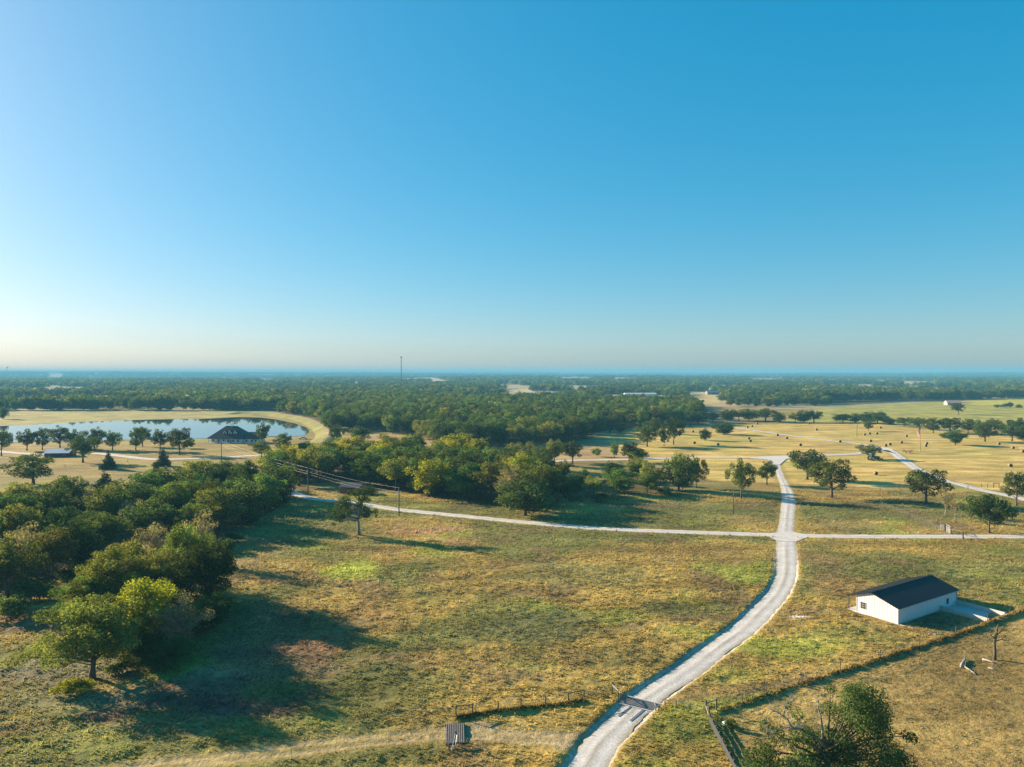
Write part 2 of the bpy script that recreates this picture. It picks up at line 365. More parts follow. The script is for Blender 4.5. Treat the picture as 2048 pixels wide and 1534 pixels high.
def ground_color(x, y):
    x = np.asarray(x, float); y = np.asarray(y, float)
    n1 = fbm(x, y, 26, 1)[..., None]; n2 = fbm(x + 40, y, 12, 5)[..., None]; n3 = fbm(x, y + 90, 18, 9)[..., None]
    c = CG * (1 - sstep(.42, .62, n1)) + CY_ * sstep(.42, .62, n1)
    k = sstep(.56, .72, n2) * .65; c = c * (1 - k) + CB * k
    k = sstep(.60, .74, n3) * 0.8; c = c * (1 - k) + CR_ * k
    px, py = proj(x, y)
    wx = (fbm(x, y, 9, 21, 3) - 0.5); wy = (fbm(x, y, 9, 31, 3) - 0.5)
    def put(mask, colr, s=1.0):
        nonlocal c
        m = (mask.astype(float) * s)[..., None]
        c = c * (1 - m) + np.asarray(colr) * m
    D = np.hypot(x, y)
    # beyond the near fields: dry pasture
    far = sstep(230, 330, y) * 0.55
    put(far, (0.31, 0.22, 0.085))
    vfar = sstep(800, 1000, y); put(vfar, (0.085, 0.085, 0.04))
    put(vfar * (1 - sstep(0.56, 0.575, clearness(x, y))), (0.40, 0.30, 0.15), 0.9)
    qx, qy = px + wx * 40, py + wy * 10 * np.clip(120 / np.maximum(y, 60), 0.1, 1)
    put(inpoly(qx, qy, CLEARING), (0.36, 0.25, 0.12), 0.85)
    hay = inpoly(qx, qy, HAY) & (y < 640)
    stripe = 0.5 + 0.5 * np.sin((y + 0.12 * x) / 2.6 + 6 * wx)
    hc = np.array((0.49, 0.35, 0.115)) * (0.80 + 0.32 * stripe[..., None]) * (0.75 + 0.5 * n1)
    hc = hc * (1 - 0.35 * sstep(.5, .65, n3)) + np.array((0.34, 0.33, 0.07)) * 0.35 * sstep(.5, .65, n3)
    m = hay.astype(float)[..., None] * 0.95; c = c * (1 - m) + hc * m
    fr = inpoly(qx, qy, FIELD_R) & (y > 560)
    m = fr.astype(float)[..., None] * 0.95; c = c * (1 - m) + (np.array((0.30, 0.28, 0.07)) * (0.7 + 0.6 * n2)) * m
    pl = inpoly(px, py, PASTURE_L) & (y > 500)
    m = pl.astype(float)[..., None] * 0.95; c = c * (1 - m) + (np.array((0.31, 0.27, 0.10)) * (0.7 + 0.6 * n2)) * m
    for poly in FARFIELDS:
        put(inpoly(px, py, poly[0]) & (y > 500), poly[1], 0.95)
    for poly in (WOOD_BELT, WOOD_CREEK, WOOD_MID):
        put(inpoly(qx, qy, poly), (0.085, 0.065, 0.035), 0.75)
    # paddock right of the fence: gold and cropped
    pad = inpoly(px + wx * 14, py + wy * 8, [(1436,1432),(1533,1400),(1680,1352),(1839,1301),(1985,1253),(2500,1090),(2500,1900),(1560,1900),(1470,1540)])
    m = pad.astype(float)[..., None] * 0.85; c = c * (1 - m) + (np.array((0.285, 0.205, 0.075)) * (0.72 + 0.55 * n2)) * m
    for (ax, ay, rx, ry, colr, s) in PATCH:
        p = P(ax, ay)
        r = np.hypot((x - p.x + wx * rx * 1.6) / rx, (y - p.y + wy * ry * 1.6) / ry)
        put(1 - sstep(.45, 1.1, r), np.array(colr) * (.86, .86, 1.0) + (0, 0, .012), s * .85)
    # worn verge along roads, ruts of the dirt track
    d = road_dist(x, y)
    put((1 - sstep(0.3, 2.2, d + wx * 2.5)) * (y < 700), (0.29, 0.22, 0.07), 0.6)
    put((1 - sstep(0.22, 0.5, d + wx * .5)) * (y < 185), (0.46, 0.43, 0.39), 0.9)
    for t in TRACKS:
        dt = polydist(x, y, t) + wx * 0.5
        put(1 - sstep(0.3, 0.75, dt), (0.43, 0.34, 0.22), 0.85)
        put((1 - sstep(0.8, 2.6, dt)) * 0.7, (0.30, 0.225, 0.085), 0.7)
    return np.clip(c, 0.005, 0.9)

FARFIELDS = [([(795,759),(860,756),(905,764),(905,768),(860,764),(805,765)], (0.50, 0.36, 0.22)),
             ([(1480,760),(1540,759),(1635,766),(1600,768),(1500,765)], (0.45, 0.28, 0.18)),
             ([(1365,783),(1440,784),(1440,806),(1385,806)], (0.47, 0.36, 0.15)),
             ([(1270,794),(1340,794),(1345,800),(1270,801)], (0.45, 0.37, 0.16)),
             ([(1500,796),(1565,795),(1565,812),(1505,806)], (0.45, 0.36, 0.18)),
             ([(1400,820),(1480,818),(1490,845),(1400,846)], (0.34, 0.24, 0.13)),
             ([(540,793),(575,794),(575,800),(540,800)], (0.42, 0.37, 0.2)),
             ([(1940,800),(2048,796),(2300,795),(2300,812),(1940,810)], (0.40, 0.35, 0.06)),
             ([(1550,806),(1640,812),(1750,808),(1840,803),(1840,806),(1750,811),(1640,816),(1550,818)], (0.30, 0.27, 0.16)),
             ([(440,757),(492,757),(498,763),(436,764)], (0.46, 0.38, 0.24)),
             ([(516,759),(550,759),(556,765),(512,766)], (0.46, 0.38, 0.24)),
             ([(95,752),(124,752),(130,758),(91,759)], (0.5, 0.44, 0.3)),
             ([(180,757),(242,757),(248,763),(176,764)], (0.44, 0.36, 0.22)),
             ([(1120,757),(1185,757),(1191,763),(1116,764)], (0.42, 0.3, 0.2)),
             ([(1650,760),(1700,760),(1706,766),(1646,767)], (0.46, 0.36, 0.26)),
             ([(1745,763),(1792,763),(1798,769),(1741,770)], (0.5, 0.42, 0.28)),
             ([(1805,767),(1935,767),(1941,773),(1801,774)], (0.42, 0.37, 0.24)),
             ([(1225,758),(1262,758),(1268,764),(1221,765)], (0.5, 0.36, 0.28)),
             ([(690,770),(740,770),(746,776),(686,777)], (0.44, 0.36, 0.2)),
             ([(1000,778),(1060,778),(1066,784),(996,785)], (0.45, 0.38, 0.22)),
             ([(330,775),(372,775),(378,781),(326,782)], (0.4, 0.34, 0.2)),
             ([(1400,776),(1470,776),(1476,782),(1396,783)], (0.47, 0.38, 0.2))]

def clearness(x, y): return fbm(x, y, 260, 91, 2) + 0.25 * fbm(x, y, 110, 95, 2)
def near_mask(x, y):
    return (1 - sstep(150, 185, y)) * (1 - sstep(105, 128, np.abs(x)))

def hills(x, y):
    r = np.hypot(x, y)
    h = 26 * (fbm(x, y, 2600, 41, 3) - 0.45) * sstep(2200, 5200, r)
    h = h + (70 * fbm(x, y * 0.5, 5200, 47, 3) + 4) * sstep(6500, 10500, r)
    h = np.minimum(h, 56)
    return h

def height(x, y):
    x = np.asarray(x, float); y = np.asarray(y, float)
    d = road_dist(x, y); nm = near_mask(x, y)
    jag = (fbm(x, y, 1.6, 61, 2) - 0.5) * 0.9
    up = sstep(-0.1, 0.5, d + jag * .6)
    lum = np.abs(fbm(x * 0.8 + 0.35 * y, y * 1.25, 2.1, 71, 3) - 0.5) * 2
    lum2 = fbm(x, y, 5.5, 75, 2)
    px, py = proj(x, y)
    hay = inpoly(px, py, HAY)
    pad = inpoly(px, py, [(1436,1432),(1985,1253),(2500,1090),(2500,1900),(1560,1900),(1470,1540)])
    rough = np.where(hay, 0.15, 1.0) * np.where(pad, 0.55, 1.0)
    tr = np.full(x.shape, 1e9)
    for t in TRACKS: tr = np.minimum(tr, polydist(x, y, t))
    rough = rough * (0.25 + 0.75 * sstep(0.4, 2.0, tr))
    for fx, fy, rr in FLATS: rough = rough * sstep(rr * 0.8, rr * 1.25, np.hypot(x - fx, y - fy))
    lump_mask = (1 - sstep(205, 300, y)) * (1 - sstep(120, 160, np.abs(x)))
    z = 0.30 * nm * up + rough * lump_mask * sstep(0.2, 1.6, d) * (0.52 * (0.42 - lum) + 0.26 * (lum2 - 0.5)) * (0.35 + 0.65 * nm)
    fe = polydist(x, y, FENCE_E); fw = polydist(x, y, FENCE_W)
    z = z + (0.24 * np.exp(-(fe / 0.5) ** 2) + 0.28 * np.exp(-(fw / 0.5) ** 2)) * nm * (0.7 + 0.6 * lum2)
    z = z - 0.06 * (1 - up) * nm
    z = z - 0.10 * (1 - sstep(0.2, 0.6, tr)) * nm
    z = z + hills(x, y)
    return z

pb = [P(1795,1251), P(1712,1222)]
barn_C = pb[0]
FLATS = [(76, 134, 11)]

def zat(x, y): return float(height(np.array([x]), np.array([y]))[0])
def G(px, py):
    p = P(px, py); p.z = zat(p.x, p.y); return p

# ------------------------------------------------------------------ ground sheet
def steps(core0, core1, st, bands, growth, far):
    a = list(np.arange(core0, core1, st)); x = a[-1]
    for lim, s in bands:
        while x < lim: x += s; a.append(x)
    s = bands[-1][1]
    while x < far: s *= growth; x += s; a.append(x)
    return a
xp = steps(0, 125, 0.5, [(300, 1.6), (720, 5.0)], 1.12, 20000)
xs = np.array([-v for v in xp[:0:-1]] + xp)
yp = steps(66, 200, 0.5, [(420, 1.6), (950, 4.5)], 1.10, 18500)
yb = []; s, y0 = 0.8, 66.0
while y0 > -400: s *= 1.35; y0 -= s; yb.append(y0)
ys = np.array(yb[::-1] + yp)
X, Y = np.meshgrid(xs, ys)
xf, yf = X.ravel(), Y.ravel()
Z = height(xf, yf)
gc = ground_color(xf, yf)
nx, ny = len(xs), len(ys)
idx = np.arange(nx * ny).reshape(ny, nx)
quads = np.stack([idx[:-1, :-1], idx[:-1, 1:], idx[1:, 1:], idx[1:, :-1]], -1).reshape(-1, 4)
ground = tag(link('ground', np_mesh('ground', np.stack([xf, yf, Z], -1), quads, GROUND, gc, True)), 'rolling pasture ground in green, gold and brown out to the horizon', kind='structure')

# ------------------------------------------------------------------ roads
def road_mat():
    m = bpy.data.materials.new('white_gravel'); m.use_nodes = True
    n, l = m.node_tree.nodes, m.node_tree.links
    b = n['Principled BSDF']; b.inputs['Roughness'].default_value = 0.95; b.inputs['Specular IOR Level'].default_value = 0.1
    geo = n.new('ShaderNodeNewGeometry'); at = n.new('ShaderNodeAttribute'); at.attribute_name = 'Col'
    prev = at.outputs['Color']
    for sc, a, c in ((3.0, 0.8, 1.14), (0.35, 0.88, 1.1), (14.0, 0.82, 1.15)):
        ns = n.new('ShaderNodeTexNoise'); ns.inputs['Scale'].default_value = sc; ns.inputs['Detail'].default_value = 4
        l.new(geo.outputs['Position'], ns.inputs['Vector'])
        mr = n.new('ShaderNodeMapRange'); mr.inputs['From Min'].default_value = .3; mr.inputs['From Max'].default_value = .7
        mr.inputs['To Min'].default_value = a; mr.inputs['To Max'].default_value = c; l.new(ns.outputs['Fac'], mr.inputs['Value'])
        mx = n.new('ShaderNodeMix'); mx.data_type = 'RGBA'; mx.blend_type = 'MULTIPLY'; mx.inputs['Factor'].default_value = 1
        l.new(prev, mx.inputs[6]); l.new(mr.outputs[0], mx.inputs[7]); prev = mx.outputs[2]
    l.new(prev, b.inputs['Base Color'])
    nb = n.new('ShaderNodeTexNoise'); nb.inputs['Scale'].default_value = 5; nb.inputs['Detail'].default_value = 6; l.new(geo.outputs['Position'], nb.inputs['Vector'])
    bp = n.new('ShaderNodeBump'); bp.inputs['Strength'].default_value = 0.35; bp.inputs['Distance'].default_value = 0.08
    l.new(nb.outputs['Fac'], bp.inputs['Height']); l.new(bp.outputs[0], b.inputs['Normal'])
    return m
GRAVEL = road_mat()

def make_road(name, label, L, Rr, z, seed, across=14, n=10, base=(0.54, 0.52, 0.50)):
    """ribbon between a left and a right edge, with worn wheel tracks and a darker middle"""
    Ls, Rs = spline(L, n), spline(Rr, n)
    a = np.array(Ls); b = np.array(Rs); m = len(a)
    t = np.linspace(-0.12, 1.12, across + 1)
    jl = (fbm(a[:, 0], a[:, 1], 1.4, seed, 3) - 0.5) * 0.18; jr = (fbm(b[:, 0], b[:, 1], 1.4, seed + 3, 3) - 0.5) * 0.18
    V = np.zeros((m, across + 1, 3)); C = np.zeros((m, across + 1, 3))
    for k, tt in enumerate(t):
        w = tt + (jl if tt < .5 else -jr) * abs(2 * tt - 1)
        V[:, k, :2] = a * (1 - w)[:, None] + b * w[:, None]
        c = (tt - 0.5) * 2
        rut = math.exp(-((abs(c) - 0.45) / 0.2) ** 2)
        V[:, k, 2] = z + 0.05 * (1 - c * c) - 0.025 * rut
        dirt = fbm(V[:, k, 0], V[:, k, 1], 6, seed + 9, 3)
        mid = math.exp(-(c / 0.16) ** 2)
        kk = np.clip(mid * (0.35 + 2.0 * (dirt - 0.35)), 0, 0.85)[:, None]
        edge = np.clip((abs(c) - 0.93) * 4, 0, 0.7)
        cc = np.array(base) * (0.93 + 0.10 * rut) * (0.92 + 0.16 * dirt[:, None])
        cc = cc * (1 - kk) + np.array((0.33, 0.30, 0.24)) * kk
        C[:, k] = cc * (1 - edge) + np.array((0.40, 0.32, 0.16)) * edge
    i = np.arange(m * (across + 1)).reshape(m, across + 1)
    q = np.stack([i[:-1, :-1], i[:-1, 1:], i[1:, 1:], i[1:, :-1]], -1).reshape(-1, 4)
    return tag(link(name, np_mesh(name, V.reshape(-1, 3), q, GRAVEL, C.reshape(-1, 3), True)), label, kind='structure')

def edges(cl, w):
    L, Rr = [], []
    for i, p in enumerate(cl):
        a = Vector(cl[max(i - 1, 0)]); b = Vector(cl[min(i + 1, len(cl) - 1)]); t = (b - a).normalized(); nrm = Vector((-t.y, t.x))
        L.append((p[0] + nrm.x * w / 2, p[1] + nrm.y * w / 2)); Rr.append((p[0] - nrm.x * w / 2, p[1] - nrm.y * w / 2))
    return L, Rr
make_road('gravel_road', 'white gravel drive curving from the bottom edge up to the far ranch road', ML, MR, 0.03, 101)
make_road('gravel_lane', 'narrow white gravel lane crossing the drive from the creek wood', *edges(ROADS['cross'][0], 3.7), 0.045, 111, n=12)
make_road('ranch_road', 'pale ranch road along the near edge of the hay field', *edges(ROADS['ranch'][0], 5.0), 0.14, 121)
make_road('diagonal_road', 'pale road running diagonally through the hay field', *edges(ROADS['diagonal'][0], 4.2), 0.12, 131)
make_road('house_driveway', 'pale driveway passing in front of the lakeside house', *edges(ROADS['house'][0], 5.0), 0.14, 141)
make_road('dam_track', 'tan vehicle track climbing onto the pond dam', *edges(DAMTRACK[:3], 3.0), 0.10, 151, base=(0.5, 0.4, 0.24))
# flared corners where lane and drive meet
for cname, q in (('road_junction', [(1532,1068),(1558,1064),(1586,1064),(1612,1070),(1616,1074.5),(1592,1084),(1555,1083),(1532,1072)]),
                 ('road_junction', [(1490,916),(1532,912.5),(1580,911.5),(1600,912.5),(1572,919),(1560,930),(1547,930),(1535,920)]),
                 ('road_junction', [(1735,895),(1757,893),(1785,899),(1792,908),(1776,901),(1760,903),(1735,907)])):
    vv = [P(*c) for c in q]; cz = 0.10 if q[0][1] > 1000 else 0.2
    ctr = sum(vv, Vector()) / len(vv)
    V = [(p.x, p.y, cz) for p in vv] + [(ctr.x, ctr.y, cz)]; n = len(vv)
    tag(link(cname, np_mesh(cname, V, [(i, (i + 1) % n, n) for i in range(n)], GRAVEL, np.tile((0.54, 0.52, 0.50), (n + 1, 1)))), 'widened white gravel where two roads meet', kind='structure')

# ------------------------------------------------------------------ pond, dam
def water_mat():
    m = bpy.data.materials.new('pond_water'); m.use_nodes = True
    n, l = m.node_tree.nodes, m.node_tree.links
    b = n['Principled BSDF']; b.inputs['Base Color'].default_value = (0.02, 0.045, 0.06, 1); b.inputs['Roughness'].default_value = 0.02; b.inputs['IOR'].default_value = 1.33
    geo = n.new('ShaderNodeNewGeometry'); mp = n.new('ShaderNodeMapping'); mp.inputs['Scale'].default_value = (0.25, 0.8, 1)
    l.new(geo.outputs['Position'], mp.inputs['Vector'])
    ns = n.new('ShaderNodeTexNoise'); ns.inputs['Scale'].default_value = 1.2; ns.inputs['Detail'].default_value = 3; l.new(mp.outputs[0], ns.inputs['Vector'])
    bp = n.new('ShaderNodeBump'); bp.inputs['Strength'].default_value = 0.02; bp.inputs['Distance'].default_value = 0.015
    l.new(ns.outputs['Fac'], bp.inputs['Height']); l.new(bp.outputs[0], b.inputs['Normal'])
    return m
me = bpy.data.meshes.new('pond_water'); me.from_pydata([(x, y, 0.10) for x, y in POND], [], [tuple(range(len(POND)))])
me.materials.append(water_mat()); pond = tag(link('pond_water', me), 'still blue pond water mirroring the pale sky', kind='structure')

def mound(name, label, cl, wc, hgt, slope, colr, seed):
    cl = spline(cl, 6); a = np.array(cl); m = len(a)
    t = np.gradient(a, axis=0); t /= np.linalg.norm(t, axis=1)[:, None]; nr = np.stack([-t[:, 1], t[:, 0]], -1)
    prof = [(-wc / 2 - slope, -0.3), (-wc / 2 - slope * .6, hgt * .35), (-wc / 2 - slope * .2, hgt * .85), (-wc / 2, hgt), (0, hgt + .05), (wc / 2, hgt), (wc / 2 + slope * .2, hgt * .85), (wc / 2 + slope * .6, hgt * .35), (wc / 2 + slope, -0.3)]
    V = []; C = []
    fade = np.minimum(1, np.minimum(np.arange(m), np.arange(m)[::-1]) / 6.0)
    for i in range(m):
        for k, (o, z) in enumerate(prof):
            p = a[i] + nr[i] * o; V.append((p[0], p[1], z * fade[i] - 0.2 * (1 - fade[i])))
            C.append(np.array(colr[min(abs(k - 4), 2)]) * (0.8 + 0.4 * float(fbm(np.array([p[0]]), np.array([p[1]]), 9, seed)[0])))
    w = len(prof); i = np.arange(m * w).reshape(m, w)
    q = np.stack([i[:-1, :-1], i[:-1, 1:], i[1:, 1:], i[1:, :-1]], -1).reshape(-1, 4)
    return tag(link(name, np_mesh(name, V, q, GROUND, np.array(C), True)), label, kind='structure')
mound('pond_dam', 'grassy earth dam curving round the right end of the pond', strip([(440,829),(480,827.5),(521,829),(560,832),(607,840),(638,852),(653,864),(657,874),(648,884),(640,890)]), 4, 2.6, 8,
      [(0.40, 0.31, 0.16), (0.30, 0.25, 0.10), (0.22, 0.22, 0.075)], 5)

# ------------------------------------------------------------------ trees
def crown_points(rng, h, w, z0, n, rc, shape, mind):
    C = []
    a, c, zc = w / 2 - rc * 0.7, (h - z0) / 2 - rc * 0.4, (h + z0) / 2
    tries = 0
    while len(C) < n and tries < n * 60:
        tries += 1
        v = rng.normal(size=3); v /= np.linalg.norm(v); r = rng.uniform() ** (1 / 2.4)
        p = v * r
        if shape == 'cone':
            t = rng.uniform() ** 1.6; ang = rng.uniform(0, 6.283); rr = (1 - t) * rng.uniform(0.35, 1.0)
            p = np.array((math.cos(ang) * rr, math.sin(ang) * rr, 2 * t - 1))
        elif shape == 'dome':
            p[2] = p[2] * 0.9 if p[2] > 0 else p[2] * 0.55 - 0.05
        elif shape == 'oak':
            p[2] = p[2] if p[2] > 0 else p[2] * 0.85
            k = 1.0 + 0.1 * math.sin(2.2 * math.atan2(p[1], p[0]) + 1.0); p[0] *= k; p[1] *= k
        elif shape == 'vase':
            k = 0.45 + 0.55 * sstep(-1, 0.3, p[2]); p[0] *= k; p[1] *= k
        lob = 1 + 0.16 * math.sin(3 * math.atan2(p[1], p[0]) + 2 * p[2] + rng.uniform(-.3, .3))
        q = np.array((p[0] * a * lob, p[1] * a * lob, zc + p[2] * c))
        if shape != 'cone' and r > 0.8 and rng.uniform() < 0.3: q = np.array((q[0] * 1.16, q[1] * 1.16, zc + (q[2] - zc) * 1.1))   # ragged outline
        if any(np.linalg.norm((q - b) * (1, 1, 1.4)) < mind for b in C): continue
        C.append(q)
    return np.array(C)

def leaf_cloud(rng, C, rad, per, ls, flat, up=0.35, shell=0.45):
    """many small leaf faces in clumps round the centres C"""
    ps, ns, tn, sz = [], [], [], []
    for c, r in zip(C, rad):
        k = max(6, int(per * (r / np.mean(rad)) ** 2))
        d = rng.normal(size=(k, 3)); d /= np.linalg.norm(d, axis=1)[:, None]
        rr = r * (shell + (1 - shell) * rng.uniform(size=k) ** 0.6) * rng.uniform(0.75, 1.12, k)
        p = c + d * rr[:, None] * np.array((1, 1, flat))
        n = d * 0.7 + np.array((0, 0, up)) + rng.normal(size=(k, 3)) * 0.55
        ps.append(p); ns.append(n); tn.append(np.full(k, rng.uniform(0.72, 1.28)) * rng.uniform(0.75, 1.25, k)); sz.append(ls * rng.uniform(0.65, 1.35, k))
    p = np.concatenate(ps); n = np.concatenate(ns); n /= np.linalg.norm(n, axis=1)[:, None]; tone = np.concatenate(tn); s = np.concatenate(sz)[:, None]
    t = np.cross(n, rng.normal(size=p.shape)); t /= np.linalg.norm(t, axis=1)[:, None] + 1e-9; b = np.cross(n, t)
    V = np.stack([p - t * s * .62, p - b * s * .36 + n * s * .08, p + t * s * .62, p + b * s * .36 + n * s * .08], 1).reshape(-1, 3)
    q = np.arange(len(V)).reshape(-1, 4)
    return V, q, np.repeat(tone, 4)

def trunk_mesh(rng, name, C, h, z0, r0, mat_, twin=False, lean=0.0, nb=30, twigs=0):
    mb = MB(); top = z0 + (h - z0) * 0.6
    def path(ax, az, n=6):
        return [(ax[0] * (k / n) ** 1.3 + rng.uniform(-.12, .12) * (0 < k), ax[1] * (k / n) ** 1.3 + rng.uniform(-.12, .12) * (0 < k), az * k / n - 0.35 * (k == 0)) for k in range(n + 1)]
    paths = [path((rng.uniform(-.6, .6) + lean, rng.uniform(-.6, .6)), top)]
    if twin: paths.append([(x + 0.5 + 0.25 * z / top * 3, y, z) for x, y, z in path((0.9, 0.3), top * .9)])
    for p in paths:
        mb.tube(p, [r0 * (1.35 if k == 0 else 1 - 0.11 * k) for k in range(len(p))], 7)
    order = list(range(len(C))); rng.shuffle(order)
    for i in order[:nb]:
        c = C[i]; p = paths[i % len(paths)]
        zo = min(top * .97, max(z0 * 0.75, c[2] * 0.75 - 0.18 * np.hypot(c[0], c[1])))
        f = zo / top * (len(p) - 1); k = min(int(f), len(p) - 2); u = f - k
        o = Vector(p[k]).lerp(Vector(p[k + 1]), u); e = Vector(c)
        L = (e - o).length
        m1 = o.lerp(e, .35) + Vector((rng.uniform(-.1, .1) * L, rng.uniform(-.1, .1) * L, 0.05 * L)); m2 = o.lerp(e, .7) + Vector((rng.uniform(-.08, .08) * L, rng.uniform(-.08, .08) * L, 0.06 * L))
        rb = r0 * min(0.5, 0.16 + 0.035 * L)
        mb.tube([o, m1, m2, e], [rb, rb * .7, rb * .45, rb * .15], 5)
        for _ in range(twigs):
            s0 = o.lerp(e, rng.uniform(.4, .95)); d = Vector(rng.normal(size=3)); d.z = abs(d.z) * .6; d.normalize()
            l2 = rng.uniform(.8, 2.2); s1 = s0 + d * l2 * .5; s2 = s1 + (d + Vector(rng.normal(size=3)) * .35).normalized() * l2 * .5
            mb.tube([s0, s1, s2], [rb * .3, rb * .18, .012], 4, cap=False)
    me = bpy.data.meshes.new(name); me.from_pydata([tuple(v) for v in mb.v], [], mb.f); me.materials.append(mat_)
    me.polygons.foreach_set('use_smooth', [True] * len(me.polygons)); me.update()
    return me

PROTO = {}
def proto(key, seed, h, w, z0, n, rc, per, ls, flat, lm, shape='ball', mind=None, r0=0.3, bark=None, twin=False, nb=28, twigs=0, shell=.45, up=.35):
    rng = np.random.RandomState(seed)
    C = crown_points(rng, h, w, z0, n, rc, shape, mind if mind is not None else rc * 0.75)
    rad = rc * rng.uniform(0.5, 1.32, len(C))
    if shape == 'cone': rad = rad * np.clip(1.25 - 0.9 * (C[:, 2] - z0) / (h - z0), .3, 1.2)
    V, q, tone = leaf_cloud(rng, C, rad, per, ls, flat, up, shell)
    crown = np_mesh('crown_' + key, V, q, lm, attrs={'tone': ('FLOAT', tone.astype(np.float32))})
    tm = trunk_mesh(rng, 'trunk_' + key, C, h, z0, r0, bark or BARK, twin, nb=nb, twigs=twigs)
    PROTO.setdefault(key.split('.')[0], []).append((tm, crown, V[:, 2].max(), np.percentile(np.abs(V[:, :2]), 99) * 2))

for s in range(5): proto(f'oak.{s}', 20 + s, 12, 12.5, 1.5 + .25 * s, 46, 1.45, 105, 0.40, .72, L_OAK, 'oak', 1.55, r0=.38, nb=34, shell=.55)
for s in range(4): proto(f'dense.{s}', 40 + s, 11.5, 11, 0.9, 62, 1.6, 95, 0.42, .85, L_DENSE, 'ball', 1.0, r0=.3, nb=16)
for s in range(3): proto(f'fresh.{s}', 50 + s, 12, 10.5, 1.2, 55, 1.5, 95, 0.42, .85, L_LIVE, 'ball', 1.05, r0=.3, nb=16)
for s in range(3): proto(f'lime.{s}', 60 + s, 12.5, 10, 1.2, 52, 1.35, 110, 0.38, 1.15, L_LIME, 'ball', 1.1, r0=.28, nb=20, shell=.3)
for s in range(3): proto(f'olive.{s}', 70 + s, 11.5, 11, 1.6, 52, 1.4, 85, 0.40, .8, L_OLIVE, 'dome', 1.1, r0=.3, nb=26)
for s in range(2): proto(f'tan.{s}', 80 + s, 10, 9, 1.8, 40, 1.1, 45, 0.30, .9, L_TAN, 'vase', 1.0, r0=.22, bark=DEADWOOD, nb=40, twigs=2)
for s in range(2): proto(f'cedar.{s}', 90 + s, 9, 6.4, 0.3, 75, 0.95, 70, 0.30, .8, L_CEDAR, 'cone', .5, r0=.22, nb=10)
for s in range(2): proto(f'round.{s}', 95 + s, 9, 9.5, 1.6, 70, 1.15, 95, 0.32, .9, L_DENSE, 'vase', .8, r0=.22, nb=40)
for s in range(3): proto(f'shrub.{s}', 100 + s, 3.2, 4.6, 0.1, 22, .75, 60, 0.26, .8, L_DENSE, 'dome', .5, r0=.08, nb=8)
for s in range(2): proto(f'tanshrub.{s}', 105 + s, 3.4, 4.4, 0.1, 20, .75, 40, 0.24, .9, L_TAN, 'dome', .5, r0=.08, bark=DEADWOOD, nb=18, twigs=2)
# close trees with finer leaves
for s in range(2): proto(f'near_olive.{s}', 110 + s, 12, 13, 1.3, 95, 1.25, 220, 0.23, .8, L_OLIVE, 'oak', 1.0, r0=.36, nb=60, twigs=2)
for s in range(2): proto(f'near_dark.{s}', 120 + s, 11.5, 10.5, 0.8, 80, 1.3, 230, 0.24, .85, L_DENSE, 'ball', .9, r0=.3, nb=30)
proto('near_lime.0', 131, 11.5, 8.5, 1.2, 52, 1.15, 190, 0.25, .95, L_LIME, 'vase', 1.0, r0=.26, nb=34, twigs=1)
proto('near_tan.0', 141, 10, 9.5, 1.2, 60, 1.1, 90, 0.20, .9, L_TAN, 'vase', .9, r0=.26, bark=DEADWOOD, nb=60, twigs=4)
proto('near_fresh.0', 151, 12, 10.5, 1.0, 72, 1.3, 220, 0.25, .85, L_LIVE, 'ball', .95, r0=.3, nb=30)
proto('near_shrub.0', 161, 2.2, 4.8, 0.05, 26, .6, 130, 0.16, .7, L_LIME, 'dome', .4, r0=.06, nb=8)

NAMES = {'oak': 'oak_tree', 'dense': 'tree', 'fresh': 'tree', 'lime': 'willow_tree', 'olive': 'elm_tree', 'tan': 'bare_tree', 'cedar': 'cedar_tree', 'round': 'pear_tree',
         'shrub': 'shrub', 'tanshrub': 'shrub', 'near_olive': 'elm_tree', 'near_dark': 'tree', 'near_lime': 'lime_tree', 'near_tan': 'bare_tree', 'near_fresh': 'tree', 'near_shrub': 'shrub'}
def tree(px, py, top, wpx, kind, label, group=None, seed=None, loc=None, hh=None, ww=None, name=None):
    if loc is None:
        g = G(px, py); d = g.y
        hh = (py - top) * d / F; ww = wpx * d / F
    else: g = Vector(loc)
    rs = random.Random(seed if seed is not None else int(px * 13 + py * 7))
    tm, cm, h0, w0 = PROTO[kind][rs.randrange(len(PROTO[kind]))]
    o = thing(name or NAMES[kind], label, 'shrub' if 'shrub' in kind else 'tree', (g.x, g.y, g.z - 0.05), rs.uniform(0, 6.28), group)
    sx = ww / w0; o.scale = (sx, sx, hh / h0)
    link('trunk', tm, o); link('crown', cm, o)
    return o

